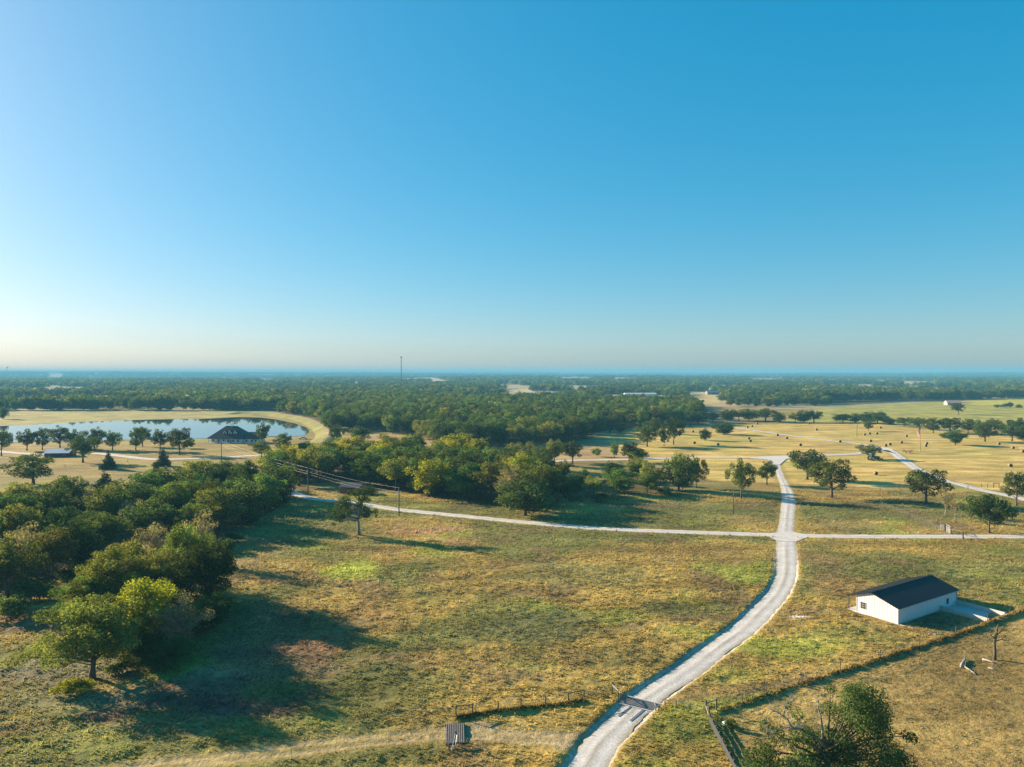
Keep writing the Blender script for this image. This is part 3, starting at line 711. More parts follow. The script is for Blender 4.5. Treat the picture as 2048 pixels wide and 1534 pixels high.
ORD_ = ['first','second','third','fourth','fifth','sixth','seventh','eighth','ninth','tenth','eleventh','twelfth','thirteenth']
TREES = [
 # oaks between the driveway and the pond
 (3,912,857,42,'oak','dark oak cut off by the left edge of the photo, beside the pond'),
 (54,901,856,46,'oak','broad oak with forked trunk, second from the left along the pond'),
 (85,900,853,34,'oak','slim oak behind the big field oak, third from the left along the pond'),
 (120,895,849,46,'oak','full oak just behind the red shed, fourth from the left along the pond'),
 (150,897,856,36,'oak','small oak right behind the white shed roof, fifth along the pond'),
 (189,900,852,48,'oak','wide open-crowned oak by the pond, sixth from the left'),
 (225,900,859,40,'oak','straight-stemmed dark oak by the pond, seventh from the left'),
 (272,901,852,36,'oak','tall narrow oak in front of its twin, eighth along the pond'),
 (285,893,851,32,'oak','oak at the water side, last before the gap in the pond row'),
 (320,902,856,40,'oak','oak left of the leaning one, short of the house'),
 (359,910,854,52,'oak','leaning oak with two crown lobes between pond row and house'),
 (166,925,868,58,'oak','olive oak in front of the white shed roof'),
 (66,968,904,104,'oak','big spreading oak alone in the dry field on the far left'),
 (460,884,853,38,'oak','oak growing right in front of the house roof'),
 (525,890,842,32,'oak','tall irregular oak at the right end of the house'),
 (523,917,879,50,'oak','dark oak by the driveway below the house'),
 (569,907,864,46,'oak','round oak on the driveway right of the house'),
 (608,906,881,46,'dense','low dark oak in front of the white truck'),
 (673,888,845,30,'oak','ragged tree at the end of the dam track'),
 (720,882,850,44,'dense','dark round tree right of the dam'),
 (7,838,812,20,'dense','small tree at the far shore on the left edge'),
 (217,938,901,34,'cedar','cone-shaped cedar left of the other two in the dry field'),
 (326,932,896,34,'cedar','bushy cedar touching the driveway'),
 (313,955,926,30,'cedar','smallest cedar, lowest of the three in the dry field'),
 (375,897,880,26,'shrub','dark bush at the foot of the leaning oak'),
 (867,880,856,26,'olive','yellowish small tree at the edge of the tan clearing'),
 (838,878,860,24,'tan','grey brushy tree left of the yellowish one in the clearing'),
 # middle clearing
 (1091,929,900,26,'fresh','light green tree at the left of the clearing group'),
 (1109,931,874,42,'olive','yellow-topped tree in the group beside the ranch road'),
 (1145,926,880,56,'oak','dark russet oak in the group beside the ranch road'),
 (1193,913,895,24,'shrub','round dark bush right of the russet oak'),
 (1229,914,882,18,'fresh','thin sapling in the dry clearing'),
 (1258,924,884,42,'oak','dark half of the pair beside the ranch road'),
 (1276,925,893,40,'fresh','greener half of the pair beside the ranch road'),
 (1240,866,839,30,'fresh','small rounded tree near the wood edge of the hay field'),
 (1223,860,843,18,'fresh','slender pale tree touching the small rounded one'),
 (1294,893,844,54,'oak','leaning oak at the left of the hay field group'),
 (1310,867,833,32,'oak','oak behind the leaning one in the hay field'),
 (1328,892,853,24,'oak','narrow nearly black oak in the hay field group'),
 (1347,889,831,48,'oak','tall olive oak at the right of the hay field group'),
 (1410,881,855,24,'dense','lollipop-shaped small tree alone in the hay field'),
 (1448,869,844,44,'dense','wide dark oak with a flat base in the hay field'),
 (1357,981,903,70,'dense','large dense tree where the creek wood ends on the right'),
 (1392,976,907,48,'oak','oak at the right corner of the creek wood'),
 (1301,977,921,44,'olive','olive tree left of the large dense tree'),
 (1243,988,934,62,'fresh','bushy green tree at the front of the thicket'),
 (1482,997,913,58,'oak','tall oak left of the gravel drive'),
 (1534,969,919,50,'oak','oak hanging over the bend of the gravel drive'),
 (1614,959,896,76,'oak','domed oak right of the gravel drive'),
 (1663,996,916,94,'oak','large spreading oak with pale trunk right of the drive'),
 (1737,918,887,48,'oak','oak standing over the green tractor'),
 (1852,1007,936,88,'oak','twin-trunked oak on the right below the diagonal road'),
 (1891,1031,971,40,'tan','thin half-bare tree right of the twin-trunked oak'),
 (1910,1041,995,26,'tan','little pale-stemmed sapling beside the half-bare tree'),
 (1978,1066,984,90,'round','dense rounded dark tree by the right lane'),
 (2033,1012,941,58,'oak','oak cut off by the right edge of the photo'),
 # hay field far side
 (1737,861,841,24,'oak','little oak among the bales near the far tree row'),
 (1917,829,805,30,'oak','lone oak in the far green field'),
 (1970,883,840,58,'oak','big oak hanging low at the hay field edge'),
 (2024,882,841,58,'oak','big oak with forked trunk near the right edge'),
 (2052,884,852,40,'dense','dark tree half outside the right edge'),
]
for t in TREES:
    if t[5]: tree(*t)
g = G(1911, 890); tree(0, 0, 0, 0, 'round', 'vase-shaped round tree alone in the hay field right of the flag', loc=g, hh=36 * g.y / F * .5 + 4.2, ww=50 * g.y / F, seed=3)
for i, (x, y, tp, w) in enumerate([(1686,845,826,36),(1712,845,825,28),(1735,847,823,34),(1756,848,821,40),(1779,849,835,26),(1808,853,834,40),(1839,859,834,36),(1866,866,834,38),(1900,867,834,46),(1936,866,836,38),(1955,868,838,36),(1990,866,835,40),(2040,868,834,50)]):
    tree(x, y, tp, w, 'oak' if i > 4 else 'dense', f'{ORD_[i]} dark tree from the left in the far right hay field row', 'oaks in the far hay field row')
for i, (x, y, tp, w) in enumerate([(1397,849,820,38),(1425,844,822,34),(1455,842,818,34),(1478,842,817,34),(1497,841,816,40),(1531,843,815,46),(1557,845,823,28),(1590,845,824,26),(1608,845,819,36),(1628,845,820,36)]):
    tree(x, y, tp, w, ('dense', 'oak', 'dense', 'olive')[i % 4], f'{ORD_[i]} dark tree from the left in the hedgerow behind the hay field', 'trees of the middle hedgerow')
for i, (x, y, tp, w) in enumerate([(1995,816,808,18),(2008,815,807,16),(2019,815,803,18),(2037,817,808,14)]):
    tree(x, y, tp, w, 'shrub', f'bush in the short row in the far right field, {ORD_[i]} from the left', 'bushes in the far right field')
# close cluster on the left
NEARG = [
 (184,1362,1192,215,'near_olive','foreground olive tree with visible grey trunk, nearest on the left'),
 (292,1318,1150,115,'near_lime','bright yellow-green tree in the close left clump'),
 (352,1318,1185,125,'near_tan','grey half-bare tree at the front of the close left clump'),
 (268,1305,1225,70,'near_dark','dark low tree behind the foreground olive tree'),
 (215,1242,1088,165,'near_olive','large olive-topped tree on the left of the close clump'),
 (318,1222,1098,160,'near_olive','wide olive tree in the middle of the close clump'),
 (415,1222,1080,112,'near_dark','tall dark green tree at the right of the close clump'),
 (375,1195,1048,105,'near_fresh','dark leafy tree at the back right of the close clump'),
 (316,1165,1042,100,'near_tan','tan feathery tree at the back of the close clump'),
 (402,1130,1018,80,'tan','tan round tree where the close clump meets the belt'),
 (250,1195,1080,110,'olive','olive tree at the back left of the close clump'),
 (385,1270,1205,80,'near_dark','low black-green bush tree at the right foot of the close clump'),
]
NEARG += [
 (300,1335,1262,88,'near_dark','low dark bushy tree under the bright yellow-green tree'),
 (245,1312,1235,80,'near_fresh','low green bushy tree between the foreground trunk and the yellow-green tree'),
 (345,1342,1280,80,'near_dark','low dark thicket tree at the very front of the close clump'),
 (425,1258,1190,92,'near_dark','low dark tree at the right edge of the close clump'),
 (170,1255,1150,100,'near_fresh','mid-green tree on the far left of the close clump'),
 (330,1290,1165,90,'near_fresh','mid-green tree right behind the yellow-green tree'),
]
for t in NEARG: tree(*t)
tree(152, 1390, 1362, 78, 'near_shrub', 'low lime-green shrub at the foot of the foreground olive tree')
tree(230, 1352, 1326, 46, 'shrub', 'small dark shrub right of the foreground trunk')
tree(372, 1012, 962, 84, 'lime', 'single bright lime willow rising out of the dark left belt')
tree(90, 1028, 968, 86, 'tan', 'wide grey-brown bare tree at the back of the left belt')
tree(210, 1000, 938, 74, 'cedar', 'dark rounded cedar rising at the back of the left belt')
tree(1050, 1031, 957, 106, 'dense', 'big black-green evergreen at the front corner of the creek wood')
tree(1020, 1018, 925, 70, 'tan', 'tan feathery tree behind the big black-green evergreen')

def poisson(poly, mind, seed, jitter_edge=0):
    gp = [tuple(P(x, y)[:2]) for x, y in poly]
    xs_ = [p[0] for p in gp]; ys_ = [p[1] for p in gp]
    rs = np.random.RandomState(seed); pts = np.zeros((0, 2)); cell = {}
    N = int((max(xs_) - min(xs_)) * (max(ys_) - min(ys_)) / (mind * mind) * 5)
    cand = np.stack([rs.uniform(min(xs_), max(xs_), N), rs.uniform(min(ys_), max(ys_), N)], -1)
    cand = cand[inpoly(cand[:, 0], cand[:, 1], gp)]
    out = []
    for p in cand:
        k = (int(p[0] // mind), int(p[1] // mind)); ok = True
        for i in (-1, 0, 1):
            for j in (-1, 0, 1):
                for q in cell.get((k[0] + i, k[1] + j), ()):
                    if (q[0] - p[0]) ** 2 + (q[1] - p[1]) ** 2 < mind * mind: ok = False
        if ok: cell.setdefault(k, []).append(p); out.append(tuple(p))
    return out

def kindpick(r, table):
    t = r.random() * sum(w for _, w in table)
    for k, w in table:
        t -= w
        if t <= 0: return k
    return table[-1][0]
r = random.Random(5)
WORDS = {'oak': 'dark oak', 'dense': 'dark round-topped tree', 'fresh': 'mid-green tree', 'lime': 'yellow-green willow', 'olive': 'olive tree', 'tan': 'grey-brown half-bare tree', 'cedar': 'dark cedar', 'shrub': 'dark shrub', 'tanshrub': 'dry tan shrub'}
NTH = ['', 'second ', 'third ', 'fourth ', 'fifth ', 'sixth ', 'seventh ', 'eighth ', 'ninth ', 'tenth ', 'eleventh ', 'twelfth ', 'thirteenth ', 'fourteenth ', 'fifteenth ', 'sixteenth ', 'seventeenth ', 'eighteenth ', 'nineteenth ', 'twentieth ']
def grow(pts, table, place, group, hr, limefn=None):
    if not pts: return
    pts = sorted(pts, key=lambda p: p[1]); rows = ('front', 'middle', 'back'); n = len(pts); out = []
    for i, (x, y) in enumerate(pts):
        k = kindpick(r, table)
        if limefn and limefn(x, y): k = 'lime'
        out.append((proj(x, y)[0], x, y, k, rows[min(2, 3 * i // n)]))
    cnt = {}
    for px, x, y, k, row in sorted(out):
        c = cnt[(k, row)] = cnt.get((k, row), -1) + 1
        h = r.uniform(*hr) * (0.82 if k in ('tan',) else 1)
        nth = (NTH[c].strip() + '-from-left') if c else 'leftmost'
        tree(x * 10, y * 10, 0, 0, k, f'{nth} {WORDS[k]} in the {row} of {place}', group, loc=(x, y, zat(x, y)), hh=h, ww=h * r.uniform(.85, 1.2))
belt = poisson(WOOD_BELT, 8.6, 3)
belt = [(x, y) for x, y in belt if road_dist(np.array([x]), np.array([y]))[0] > 4]
grow(belt, [('dense', 5), ('fresh', 2.5), ('oak', 3), ('olive', 2.2), ('tan', 1.2)], 'the left belt', 'trees of the left belt', (9.5, 13.5))
creek = poisson(WOOD_CREEK, 9.4, 8)
def back_edge(x, y):
    px, py = proj(x, y)
    return (py < 946 and px < 790 and r.random() < .75) or (py < 938 and 860 < px < 1040 and r.random() < .7) or (px < 640 and r.random() < .6)
creek = [(x, y) for x, y in creek if road_dist(np.array([x]), np.array([y]))[0] > 4.5]
cl1 = [p for p in creek if proj(*p)[0] < 1110]; cl2 = [p for p in creek if proj(*p)[0] >= 1110]
grow(cl1, [('dense', 4), ('oak', 2), ('fresh', 3), ('olive', 2), ('tan', .7), ('lime', .8)], 'the creek wood', 'trees of the creek wood', (11.5, 15), back_edge)
grow(cl2, [('dense', 3), ('fresh', 2), ('olive', 2.5), ('tan', 1.5), ('oak', 1)], 'the right thicket', 'trees of the right thicket', (6, 9.5))
for i, (x, y, tp, w, k) in enumerate([(1085,1000,965,40,'tanshrub'),(1110,1012,985,50,'tanshrub'),(1150,1000,978,44,'tanshrub'),(1195,1003,984,40,'shrub'),(1225,999,980,36,'tanshrub'),(1330,990,972,40,'shrub')]):
    tree(x, y, tp, w, k, f'{WORDS[k]} fringing the right thicket, {ORD_[i]} shrub from the left', 'shrubs fringing the thicket')
for i, (x, y, tp, w) in enumerate([(20,1240,1190,80),(80,1205,1160,80),(150,1165,1130,70),(455,1105,1075,40),(470,1085,1062,34),(505,1050,1030,30),(560,1012,992,34)]):
    tree(x, y, tp, w, 'shrub', f'dark shrub along the open edge of the left belt, {ORD_[i]} from the left', 'shrubs along the left belt')

mid = poisson(WOOD_MID, 10.5, 12)
mid.sort(key=lambda p: p[1])
NMID = 95
grow(mid[:NMID], [('dense', 5), ('oak', 2), ('fresh', 3), ('olive', 1.6), ('tan', .5)], 'the far wood edge', 'front trees of the middle distance wood', (12, 17))
MIDREST = mid[NMID:]

# lone oak in the field: its own crown, built clump by clump
def lone_oak():
    rng = np.random.RandomState(77); o = G(718, 1070); k = o.y / F
    ox, oy = 1255, 1100    # trunk foot in the 7.877x enlargement the clumps were measured on
    cl = [(1385,420,95),(1300,430,85),(1450,450,70),(1260,400,60),(1400,520,70),(1210,470,70),(1320,520,75),(1120,450,70),(1050,520,85),(980,570,75),(1080,600,80),(930,640,75),(1000,690,80),(890,720,70),(1080,700,75),(950,780,70),(870,790,60),(1020,800,60),(790,790,50),(900,870,55),(860,930,38),(980,870,45),(1130,740,55),
          (1380,690,60),(1450,720,60),(1500,750,55),(1400,770,60),(1330,770,50),(1540,790,35),(1350,650,45),(1230,670,55),(1220,850,26),(1290,600,60)]
    C = []; rad = []
    for x, y, rr in cl:
        s = k / 7.877
        C.append(((x - ox) * s, rng.uniform(-3.0, 3.0) * (1 if rr > 50 else .5), (oy - y) * s * 1.02)); rad.append(rr * s * 1.18)
    C = np.array(C); rad = np.array(rad)
    V, q, tone = leaf_cloud(rng, C, rad, 190, 0.30, .7)
    cm = np_mesh('crown', V, q, L_OAK, attrs={'tone': ('FLOAT', tone.astype(np.float32))})
    t = thing('oak_tree', 'lone ragged oak with bare pale trunk in the middle of the field', 'tree', o)
    mb = MB(); top = (oy - 480) * k / 7.877
    mb.tube([(0, 0, -.3), (-.1, 0, 2), (-.25, .1, 4.2), (.1, 0, 6.2), (.9, 0, 8.3), (1.6, .1, top)], [.55, .42, .36, .28, .2, .1], 9)
    for c in C:
        zz = min(max(c[2] * .8, 4.0), 8.5); b = Vector((-.2 + (zz - 4) * .2, 0, zz)); e = Vector(c)
        mb.tube([b, b.lerp(e, .5) + Vector((0, 0, .4)), e], [.16, .1, .03], 5)
    mb.build('trunk', mat('pale_bark', (0.26, 0.23, 0.20), .95, .3, 2, .5), t, smooth=True); link('crown', cm, t)
lone_oak()

# big oak at the bottom right edge, half dead
def corner_oak():
    rng = np.random.RandomState(91); o = G(1650, 1590); k = o.y / F
    base = Vector((o.x, o.y, o.z)); t = thing('oak_tree', 'big half-dead oak with bare grey limbs at the bottom right edge', 'tree', base)
    # crown clumps in photo pixels relative to the trunk foot; depth spread by hand
    cl = [(1690,1395,28),(1715,1385,24),(1735,1400,30),(1700,1425,32),(1745,1430,30),(1765,1450,28),(1720,1450,32),(1690,1460,26),(1775,1475,28),(1750,1480,34),(1790,1500,24),(1730,1500,34),(1770,1515,30),(1700,1500,30),(1660,1510,32),(1620,1500,30),(1590,1520,30),(1560,1530,28),(1640,1535,36),(1690,1540,36),(1740,1545,36),(1785,1545,30),(1810,1480,14),(1805,1470,12),(1540,1480,16),(1520,1500,18),(1500,1520,16),(1600,1450,14),(1665,1470,16),(1682,1372,16),(1670,1400,12),(1580,1560,36),(1650,1570,40),(1720,1580,40),(1530,1550,26),(1500,1545,20),(1610,1480,20),(1710,1410,24),(1730,1420,24),(1760,1495,26),(1680,1520,30),(1665,1440,20),(1675,1420,16),(1640,1510,26),(1560,1500,20),(1575,1490,16),(1530,1520,22),(1510,1535,22),(1545,1545,26),(1600,1540,34),(1630,1560,36),(1680,1495,26),(1660,1485,20),(1795,1520,22),(1800,1535,22),(1555,1470,10),(1590,1445,9),(1745,1455,28)]
    C = []; rad = []
    for x, y, rr in cl:
        C.append(((x - 1650) * k, rng.uniform(-2.5, 2.5), max(1.5, (1600 - y) * k * 1.0))); rad.append(rr * k * 1.0)
    C = np.array(C); rad = np.array(rad)
    V, q, tone = leaf_cloud(rng, C, rad * 1.1, 520, 0.19, .8)
    cm = np_mesh('crown', V, q, L_DENSE, attrs={'tone': ('FLOAT', tone.astype(np.float32))})
    mb = MB()
    mb.tube([(0, 0, -.4), (.1, 0, 1.5), (.1, .1, 3.2), (.2, 0, 4.6)], [.6, .5, .42, .36], 10)
    for c in C[::2]:
        b = Vector((.15, 0, rng.uniform(2.8, 4.6))); e = Vector(c); m = b.lerp(e, .5) + Vector(rng.normal(size=3)) * .3
        mb.tube([b, m, e], [.17, .1, .03], 6)
    mb.build('trunk', BARK, t, smooth=True); link('crown', cm, t)
    dl = MB(); thin = .62
    def q3(x, y, dy=0): return Vector(((x - 1650) * k, dy, (1600 - y) * k))
    def limb(pts, r0, tw):
        p = [q3(*a) for a in pts]; n = len(p)
        r0 *= thin; dl.tube(p, [r0 * (1 - .8 * i / (n - 1)) for i in range(n)], 6)
        for i in range(1, n):
            for _ in range(tw):
                s0 = p[i - 1].lerp(p[i], rng.uniform(.2, 1)); d = (p[i] - p[i - 1]).normalized() + Vector(rng.normal(size=3)) * .75; d.z += .25; d.normalize()
                L = rng.uniform(.5, 1.5); s1 = s0 + d * L * .5; s2 = s1 + (d + Vector(rng.normal(size=3)) * .5).normalized() * L * .5
                dl.tube([s0, s1, s2], [r0 * .22, r0 * .14, .012], 4, cap=False)
                for _k in range(3):
                    d2 = (d + Vector(rng.normal(size=3)) * .8).normalized(); dl.tube([s1, s1 + d2 * .35, s1 + d2 * .7 + Vector(rng.normal(size=3)) * .15], [.018, .013, .007], 3, cap=False)
    limb([(1650,1510), (1640,1495), (1625,1485), (1600,1472), (1582,1468), (1573,1450), (1555,1438), (1535,1430)], .28, 3)
    limb([(1645,1505), (1644,1470), (1640,1445), (1634,1425), (1636,1410)], .24, 2)
    limb([(1565,1446), (1569,1425), (1577,1408)], .13, 3)
    limb([(1600,1472), (1570,1468), (1550,1475), (1530,1478)], .14, 4)
    limb([(1650,1510), (1672,1490), (1690,1470), (1700,1440), (1706,1420)], .2, 3)
    limb([(1625,1490), (1605,1480), (1600,1462)], .1, 3)
    dl.build('dead_limb', mat('grey_deadwood', (0.22, 0.21, 0.20), .95, .3, 3, .4), t, smooth=True)
corner_oak()

# ------------------------------------------------------------------ far woods: one mass of instanced trees
def far_proto(seed, lm, h, w, n, per, ls):
    rng = np.random.RandomState(seed); C = crown_points(rng, h, w, 0.2, n, 1.8, 'ball', 1.2)
    V, q, tone = leaf_cloud(rng, C, 1.8 * rng.uniform(.7, 1.3, len(C)), per, ls, .85, .45, .6)
    return np_mesh('far_crown', V, q, lm, attrs={'tone': ('FLOAT', tone.astype(np.float32))})
pc = bpy.data.collections.new('woodland_kinds')
plist = []
for i, key in enumerate(['dense', 'dense', 'oak', 'fresh', 'fresh', 'olive']):
    c = PROTO[key][i % len(PROTO[key])][1]; plist.append((f'a{i}', c))
for i, lm in enumerate([L_DENSE, L_DENSE, L_OAK, L_LIVE, L_OLIVE, L_OAK]):
    plist.append((f'b{i}', far_proto(300 + i, lm, 11.5, 12, 34, 16, 1.15)))
for nme, me in plist:
    po = bpy.data.objects.new('woodland_kind_' + nme, me); pc.objects.link(po)

pts, scl, rot, ids = [], [], [], []
rs = np.random.RandomState(44)
for x, y in MIDREST:
    s = rs.uniform(1.05, 1.45); pts.append((x, y, -0.2)); scl.append((s * rs.uniform(.9, 1.15),) * 2 + (s,)); rot.append(rs.uniform(0, 6.28)); ids.append(rs.choice([0, 1, 2, 3, 4, 5]))
OPEN = [f[0] for f in FARFIELDS] + [FIELD_R, PASTURE_L, [(1200,792),(1345,794),(1345,802),(1200,800)]]
def canopy(d0, d1, spacing, sc0, sc1):
    span = 0.86
    area = span * (d1 * d1 - d0 * d0); n = int(area / (spacing * spacing))
    d = np.sqrt(rs.uniform(d0 * d0, d1 * d1, n)); x = rs.uniform(-span, span, n) * d; y = d
    px, py = proj(x, y, 0.0)
    ok = py < 822
    jx = (fbm(x, y, 60, 3, 2) - .5)
    for poly in OPEN: ok &= ~inpoly(px + jx * 10, py, poly)
    ok &= ~inpoly(px, py, WOOD_MID)
    # scattered small clearings
    ok &= clearness(x, y) > 0.575
    ok &= ~((px > 1380) & (px < 1660) & (py > 806)) & ~((px > 1640) & (py > 798)) & ~((px < 560) & (py > 821))
    x, y = x[ok], y[ok]; z = hills(x, y) - 0.3
    s = rs.uniform(sc0, sc1, len(x))
    return x, y, z, s
for d0, d1, sp, a, b in ((830, 1500, 12.0, .7, 1.5), (1500, 2600, 15.5, .75, 1.7), (2600, 4500, 27, 1.15, 1.8), (4500, 8500, 60, 1.5, 2.3), (8500, 14500, 105, 1.5, 2.2)):
    x, y, z, s = canopy(d0, d1, sp, a, b)
    for i in range(len(x)):
        pts.append((x[i], y[i], z[i])); w = s[i] * rs.uniform(.95, 1.25) * (1.0 if d0 < 2600 else 1.35 if d0 < 4500 else 2.0); scl.append((w, w, s[i] if d0 < 4500 else s[i] * .8)); rot.append(rs.uniform(0, 6.28)); ids.append(6 + rs.randint(6))
# tree wall behind the right fields, and behind the left pasture
for k in range(260):
    t_ = rs.uniform(0, 1); px = 1640 + 420 * t_; py = 803.5 - 7 * t_ - rs.uniform(0, 9) * (k % 3 > 0)
    if 1900 < px < 1950 and py > 801: continue
    p = P(px, py); s = rs.uniform(1.1, 1.6); pts.append((p.x, p.y, -.2)); scl.append((s, s, s * 1.0)); rot.append(rs.uniform(0, 6.28)); ids.append(rs.choice([0, 1, 2, 4, 5]))
for k in range(170):
    px = rs.uniform(-60, 580); py = 820.5 - rs.uniform(0, 9) * (k % 2); p = P(px, py); s = rs.uniform(1.0, 1.5)
    pts.append((p.x, p.y, -.2)); scl.append((s, s, s)); rot.append(rs.uniform(0, 6.28)); ids.append(rs.choice([0, 1, 2, 3, 4, 5]))
for k in range(60):
    px = rs.uniform(1440, 1660); py = rs.uniform(803, 812) + (px < 1560) * 2; p = P(px, py); s = rs.uniform(.9, 1.3)
    pts.append((p.x, p.y, -.2)); scl.append((s, s, s)); rot.append(rs.uniform(0, 6.28)); ids.append(rs.choice([0, 1, 2, 5]))

def scatter_object(name, pts, scl, rot, ids, coll):
    n = len(pts); me = bpy.data.meshes.new(name); me.vertices.add(n); me.vertices.foreach_set('co', np.asarray(pts, np.float32).ravel())
    a = me.attributes.new('sc', 'FLOAT_VECTOR', 'POINT'); a.data.foreach_set('vector', np.asarray(scl, np.float32).ravel())
    rv = np.zeros((n, 3), np.float32); rv[:, 2] = rot
    a = me.attributes.new('ro', 'FLOAT_VECTOR', 'POINT'); a.data.foreach_set('vector', rv.ravel())
    a = me.attributes.new('id_', 'INT', 'POINT'); a.data.foreach_set('value', np.asarray(ids, np.int32))
    o = link(name, me)
    ng = bpy.data.node_groups.new(name, 'GeometryNodeTree')
    ng.interface.new_socket('Geometry', in_out='INPUT', socket_type='NodeSocketGeometry'); ng.interface.new_socket('Geometry', in_out='OUTPUT', socket_type='NodeSocketGeometry')
    N, L = ng.nodes, ng.links
    gi, go = N.new('NodeGroupInput'), N.new('NodeGroupOutput')
    ip = N.new('GeometryNodeInstanceOnPoints'); ci = N.new('GeometryNodeCollectionInfo'); ci.inputs['Collection'].default_value = coll
    ci.inputs['Separate Children'].default_value = True; ci.inputs['Reset Children'].default_value = True
    def na(nm, ty):
        q = N.new('GeometryNodeInputNamedAttribute'); q.data_type = ty; q.inputs['Name'].default_value = nm
        return [s for s in q.outputs if s.enabled and s.name == 'Attribute'][0]
    L.new(gi.outputs[0], ip.inputs['Points']); L.new(ci.outputs[0], ip.inputs['Instance']); ip.inputs['Pick Instance'].default_value = True
    L.new(na('id_', 'INT'), ip.inputs['Instance Index']); L.new(na('ro', 'FLOAT_VECTOR'), ip.inputs['Rotation']); L.new(na('sc', 'FLOAT_VECTOR'), ip.inputs['Scale'])
    L.new(ip.outputs[0], go.inputs[0])
    md = o.modifiers.new('scatter', 'NODES'); md.node_group = ng
    return o
tag(scatter_object('distant_woodland', pts, scl, rot, ids, pc), 'dark woods spreading over the land to the horizon', kind='stuff')
print('far trees', len(pts))

# ------------------------------------------------------------------ field grass
def make_grass():
    rs = np.random.RandomState(5); P_ = []
    def band(d0, d1, dens, size):
        n = int(0.80 * (d1 * d1 - d0 * d0) * dens); d = np.sqrt(rs.uniform(d0 * d0, d1 * d1, n)); x = rs.uniform(-.80, .80, n) * d
        P_.append(np.stack([x, d, np.full(n, size)], -1))
    band(72, 100, 9.0, .85); band(100, 140, 5.5, 1.0); band(140, 190, 2.6, 1.3); band(190, 270, .8, 1.8)
    p = np.concatenate(P_); x, y, s = p.T
    px, py = proj(x, y)
    d = road_dist(x, y); ok = d > 0.38 + 0.4 * rs.uniform(size=len(x))
    tr = np.full(len(x), 1e9)
    for t in TRACKS: tr = np.minimum(tr, polydist(x, y, t))
    ok &= (tr > 0.95) | (rs.uniform(size=len(x)) < .03); ok &= (tr > 2.4) | (rs.uniform(size=len(x)) < .4)
    dens = fbm(x, y, 3.0, 203, 3); ok &= dens > 0.33
    ok &= ~inpoly(x, y, BARN_FOOT); ok &= ~inpoly(px, py, HAY)
    for q in GUARDS: ok &= ~inpoly(x, y, q)
    pad = inpoly(px, py, [(1436,1432),(1985,1253),(2500,1090),(2500,1900),(1560,1900),(1470,1540)])
    ok &= ~pad | (rs.uniform(size=len(x)) < .55)
    x, y, s, d, pad = x[ok], y[ok], s[ok], d[ok], pad[ok]
    # taller growth along the fences
    fx = []
    for line, n in ((FENCE_E, 1500), (FENCE_W, 700)):
        a = np.array(line); seg = np.hypot(*(a[1:] - a[:-1]).T); cs = np.concatenate([[0], np.cumsum(seg)])
        u = rs.uniform(0, cs[-1], n); ix = np.interp(u, cs, a[:, 0]) + rs.normal(0, .3, n); iy = np.interp(u, cs, a[:, 1]) + rs.normal(0, .3, n)
        fx.append(np.stack([ix, iy], -1))
    fx = np.concatenate(fx); nf = len(fx)
    x = np.concatenate([x, fx[:, 0]]); y = np.concatenate([y, fx[:, 1]]); s = np.concatenate([s, np.full(nf, 1.35)]); pad = np.concatenate([pad, np.zeros(nf, bool)])
    z = height(x, y); c = ground_color(x, y)
    n = len(x); K = 3
    h = s * rs.uniform(.12, .32, n) * np.where(pad, .55, 1.0); tone = rs.uniform(.62, 1.4, n); tone[-nf:] *= .65
    V = np.zeros((n, K, 3, 3)); a0 = rs.uniform(0, 6.283, n)
    lean = np.stack([np.full(n, .55), np.full(n, -.2)], -1)
    for k in range(K):
        a = a0 + k * 6.283 / K + rs.uniform(-.4, .4, n); dx, dy = np.cos(a), np.sin(a); w = s * rs.uniform(.06, .13, n); sp = s * rs.uniform(.08, .26, n); hh = h * rs.uniform(.7, 1.2, n)
        V[:, k, 0] = np.stack([x - dy * w, y + dx * w, z - .04], -1); V[:, k, 1] = np.stack([x + dy * w, y - dx * w, z - .04], -1)
        V[:, k, 2] = np.stack([x + dx * sp + lean[:, 0] * hh * .5, y + dy * sp + lean[:, 1] * hh * .5, z + hh], -1)
    V = V.reshape(-1, 3); f = np.arange(len(V)).reshape(-1, 3)
    cc = np.repeat(np.clip(c * tone[:, None] * 1.55, 0, .9), K * 3, axis=0)
    tag(link('field_grass', np_mesh('field_grass', V, f, TUFT, cc)), 'rough tufted grass of the near fields', kind='stuff')
    print('tufts', n)

# ------------------------------------------------------------------ white barn with black roof
def U(d, n): return d
ldir = Vector((0.846, 0.533, 0)).normalized(); gdir = Vector((-ldir.y, ldir.x, 0))
barn_rz = math.atan2(ldir.y, ldir.x)
bo = P(1796, 1252); bo.z = 0.26
BL, BW, PORCH = 20.3, 7.8, 1.7
def bw(a, b): return (bo.x + ldir.x * a + gdir.x * b, bo.y + ldir.y * a + gdir.y * b)
BARN_FOOT = [bw(-.4, -.4), bw(14.0, -.4), bw(14.0, -9.2), bw(21.0, -9.2), bw(20.8, BW + PORCH + .4), bw(-.4, BW + PORCH + .4)]
FLATS[0] = (*bw(10, 4), 11)
barn = thing('barn', 'white metal barn with black gable roof beside the gravel drive', 'barn', bo, barn_rz)
EAVE, RIDGE, RX = 2.95, 4.45, 4.85
BARN_FAR = 2.75
slab = MB().box((BL / 2, (BW + PORCH) / 2, 0.02), (BL + .3, BW + PORCH + .3, 0.34)).build('slab', CONCRETE, barn, bevel=.02)
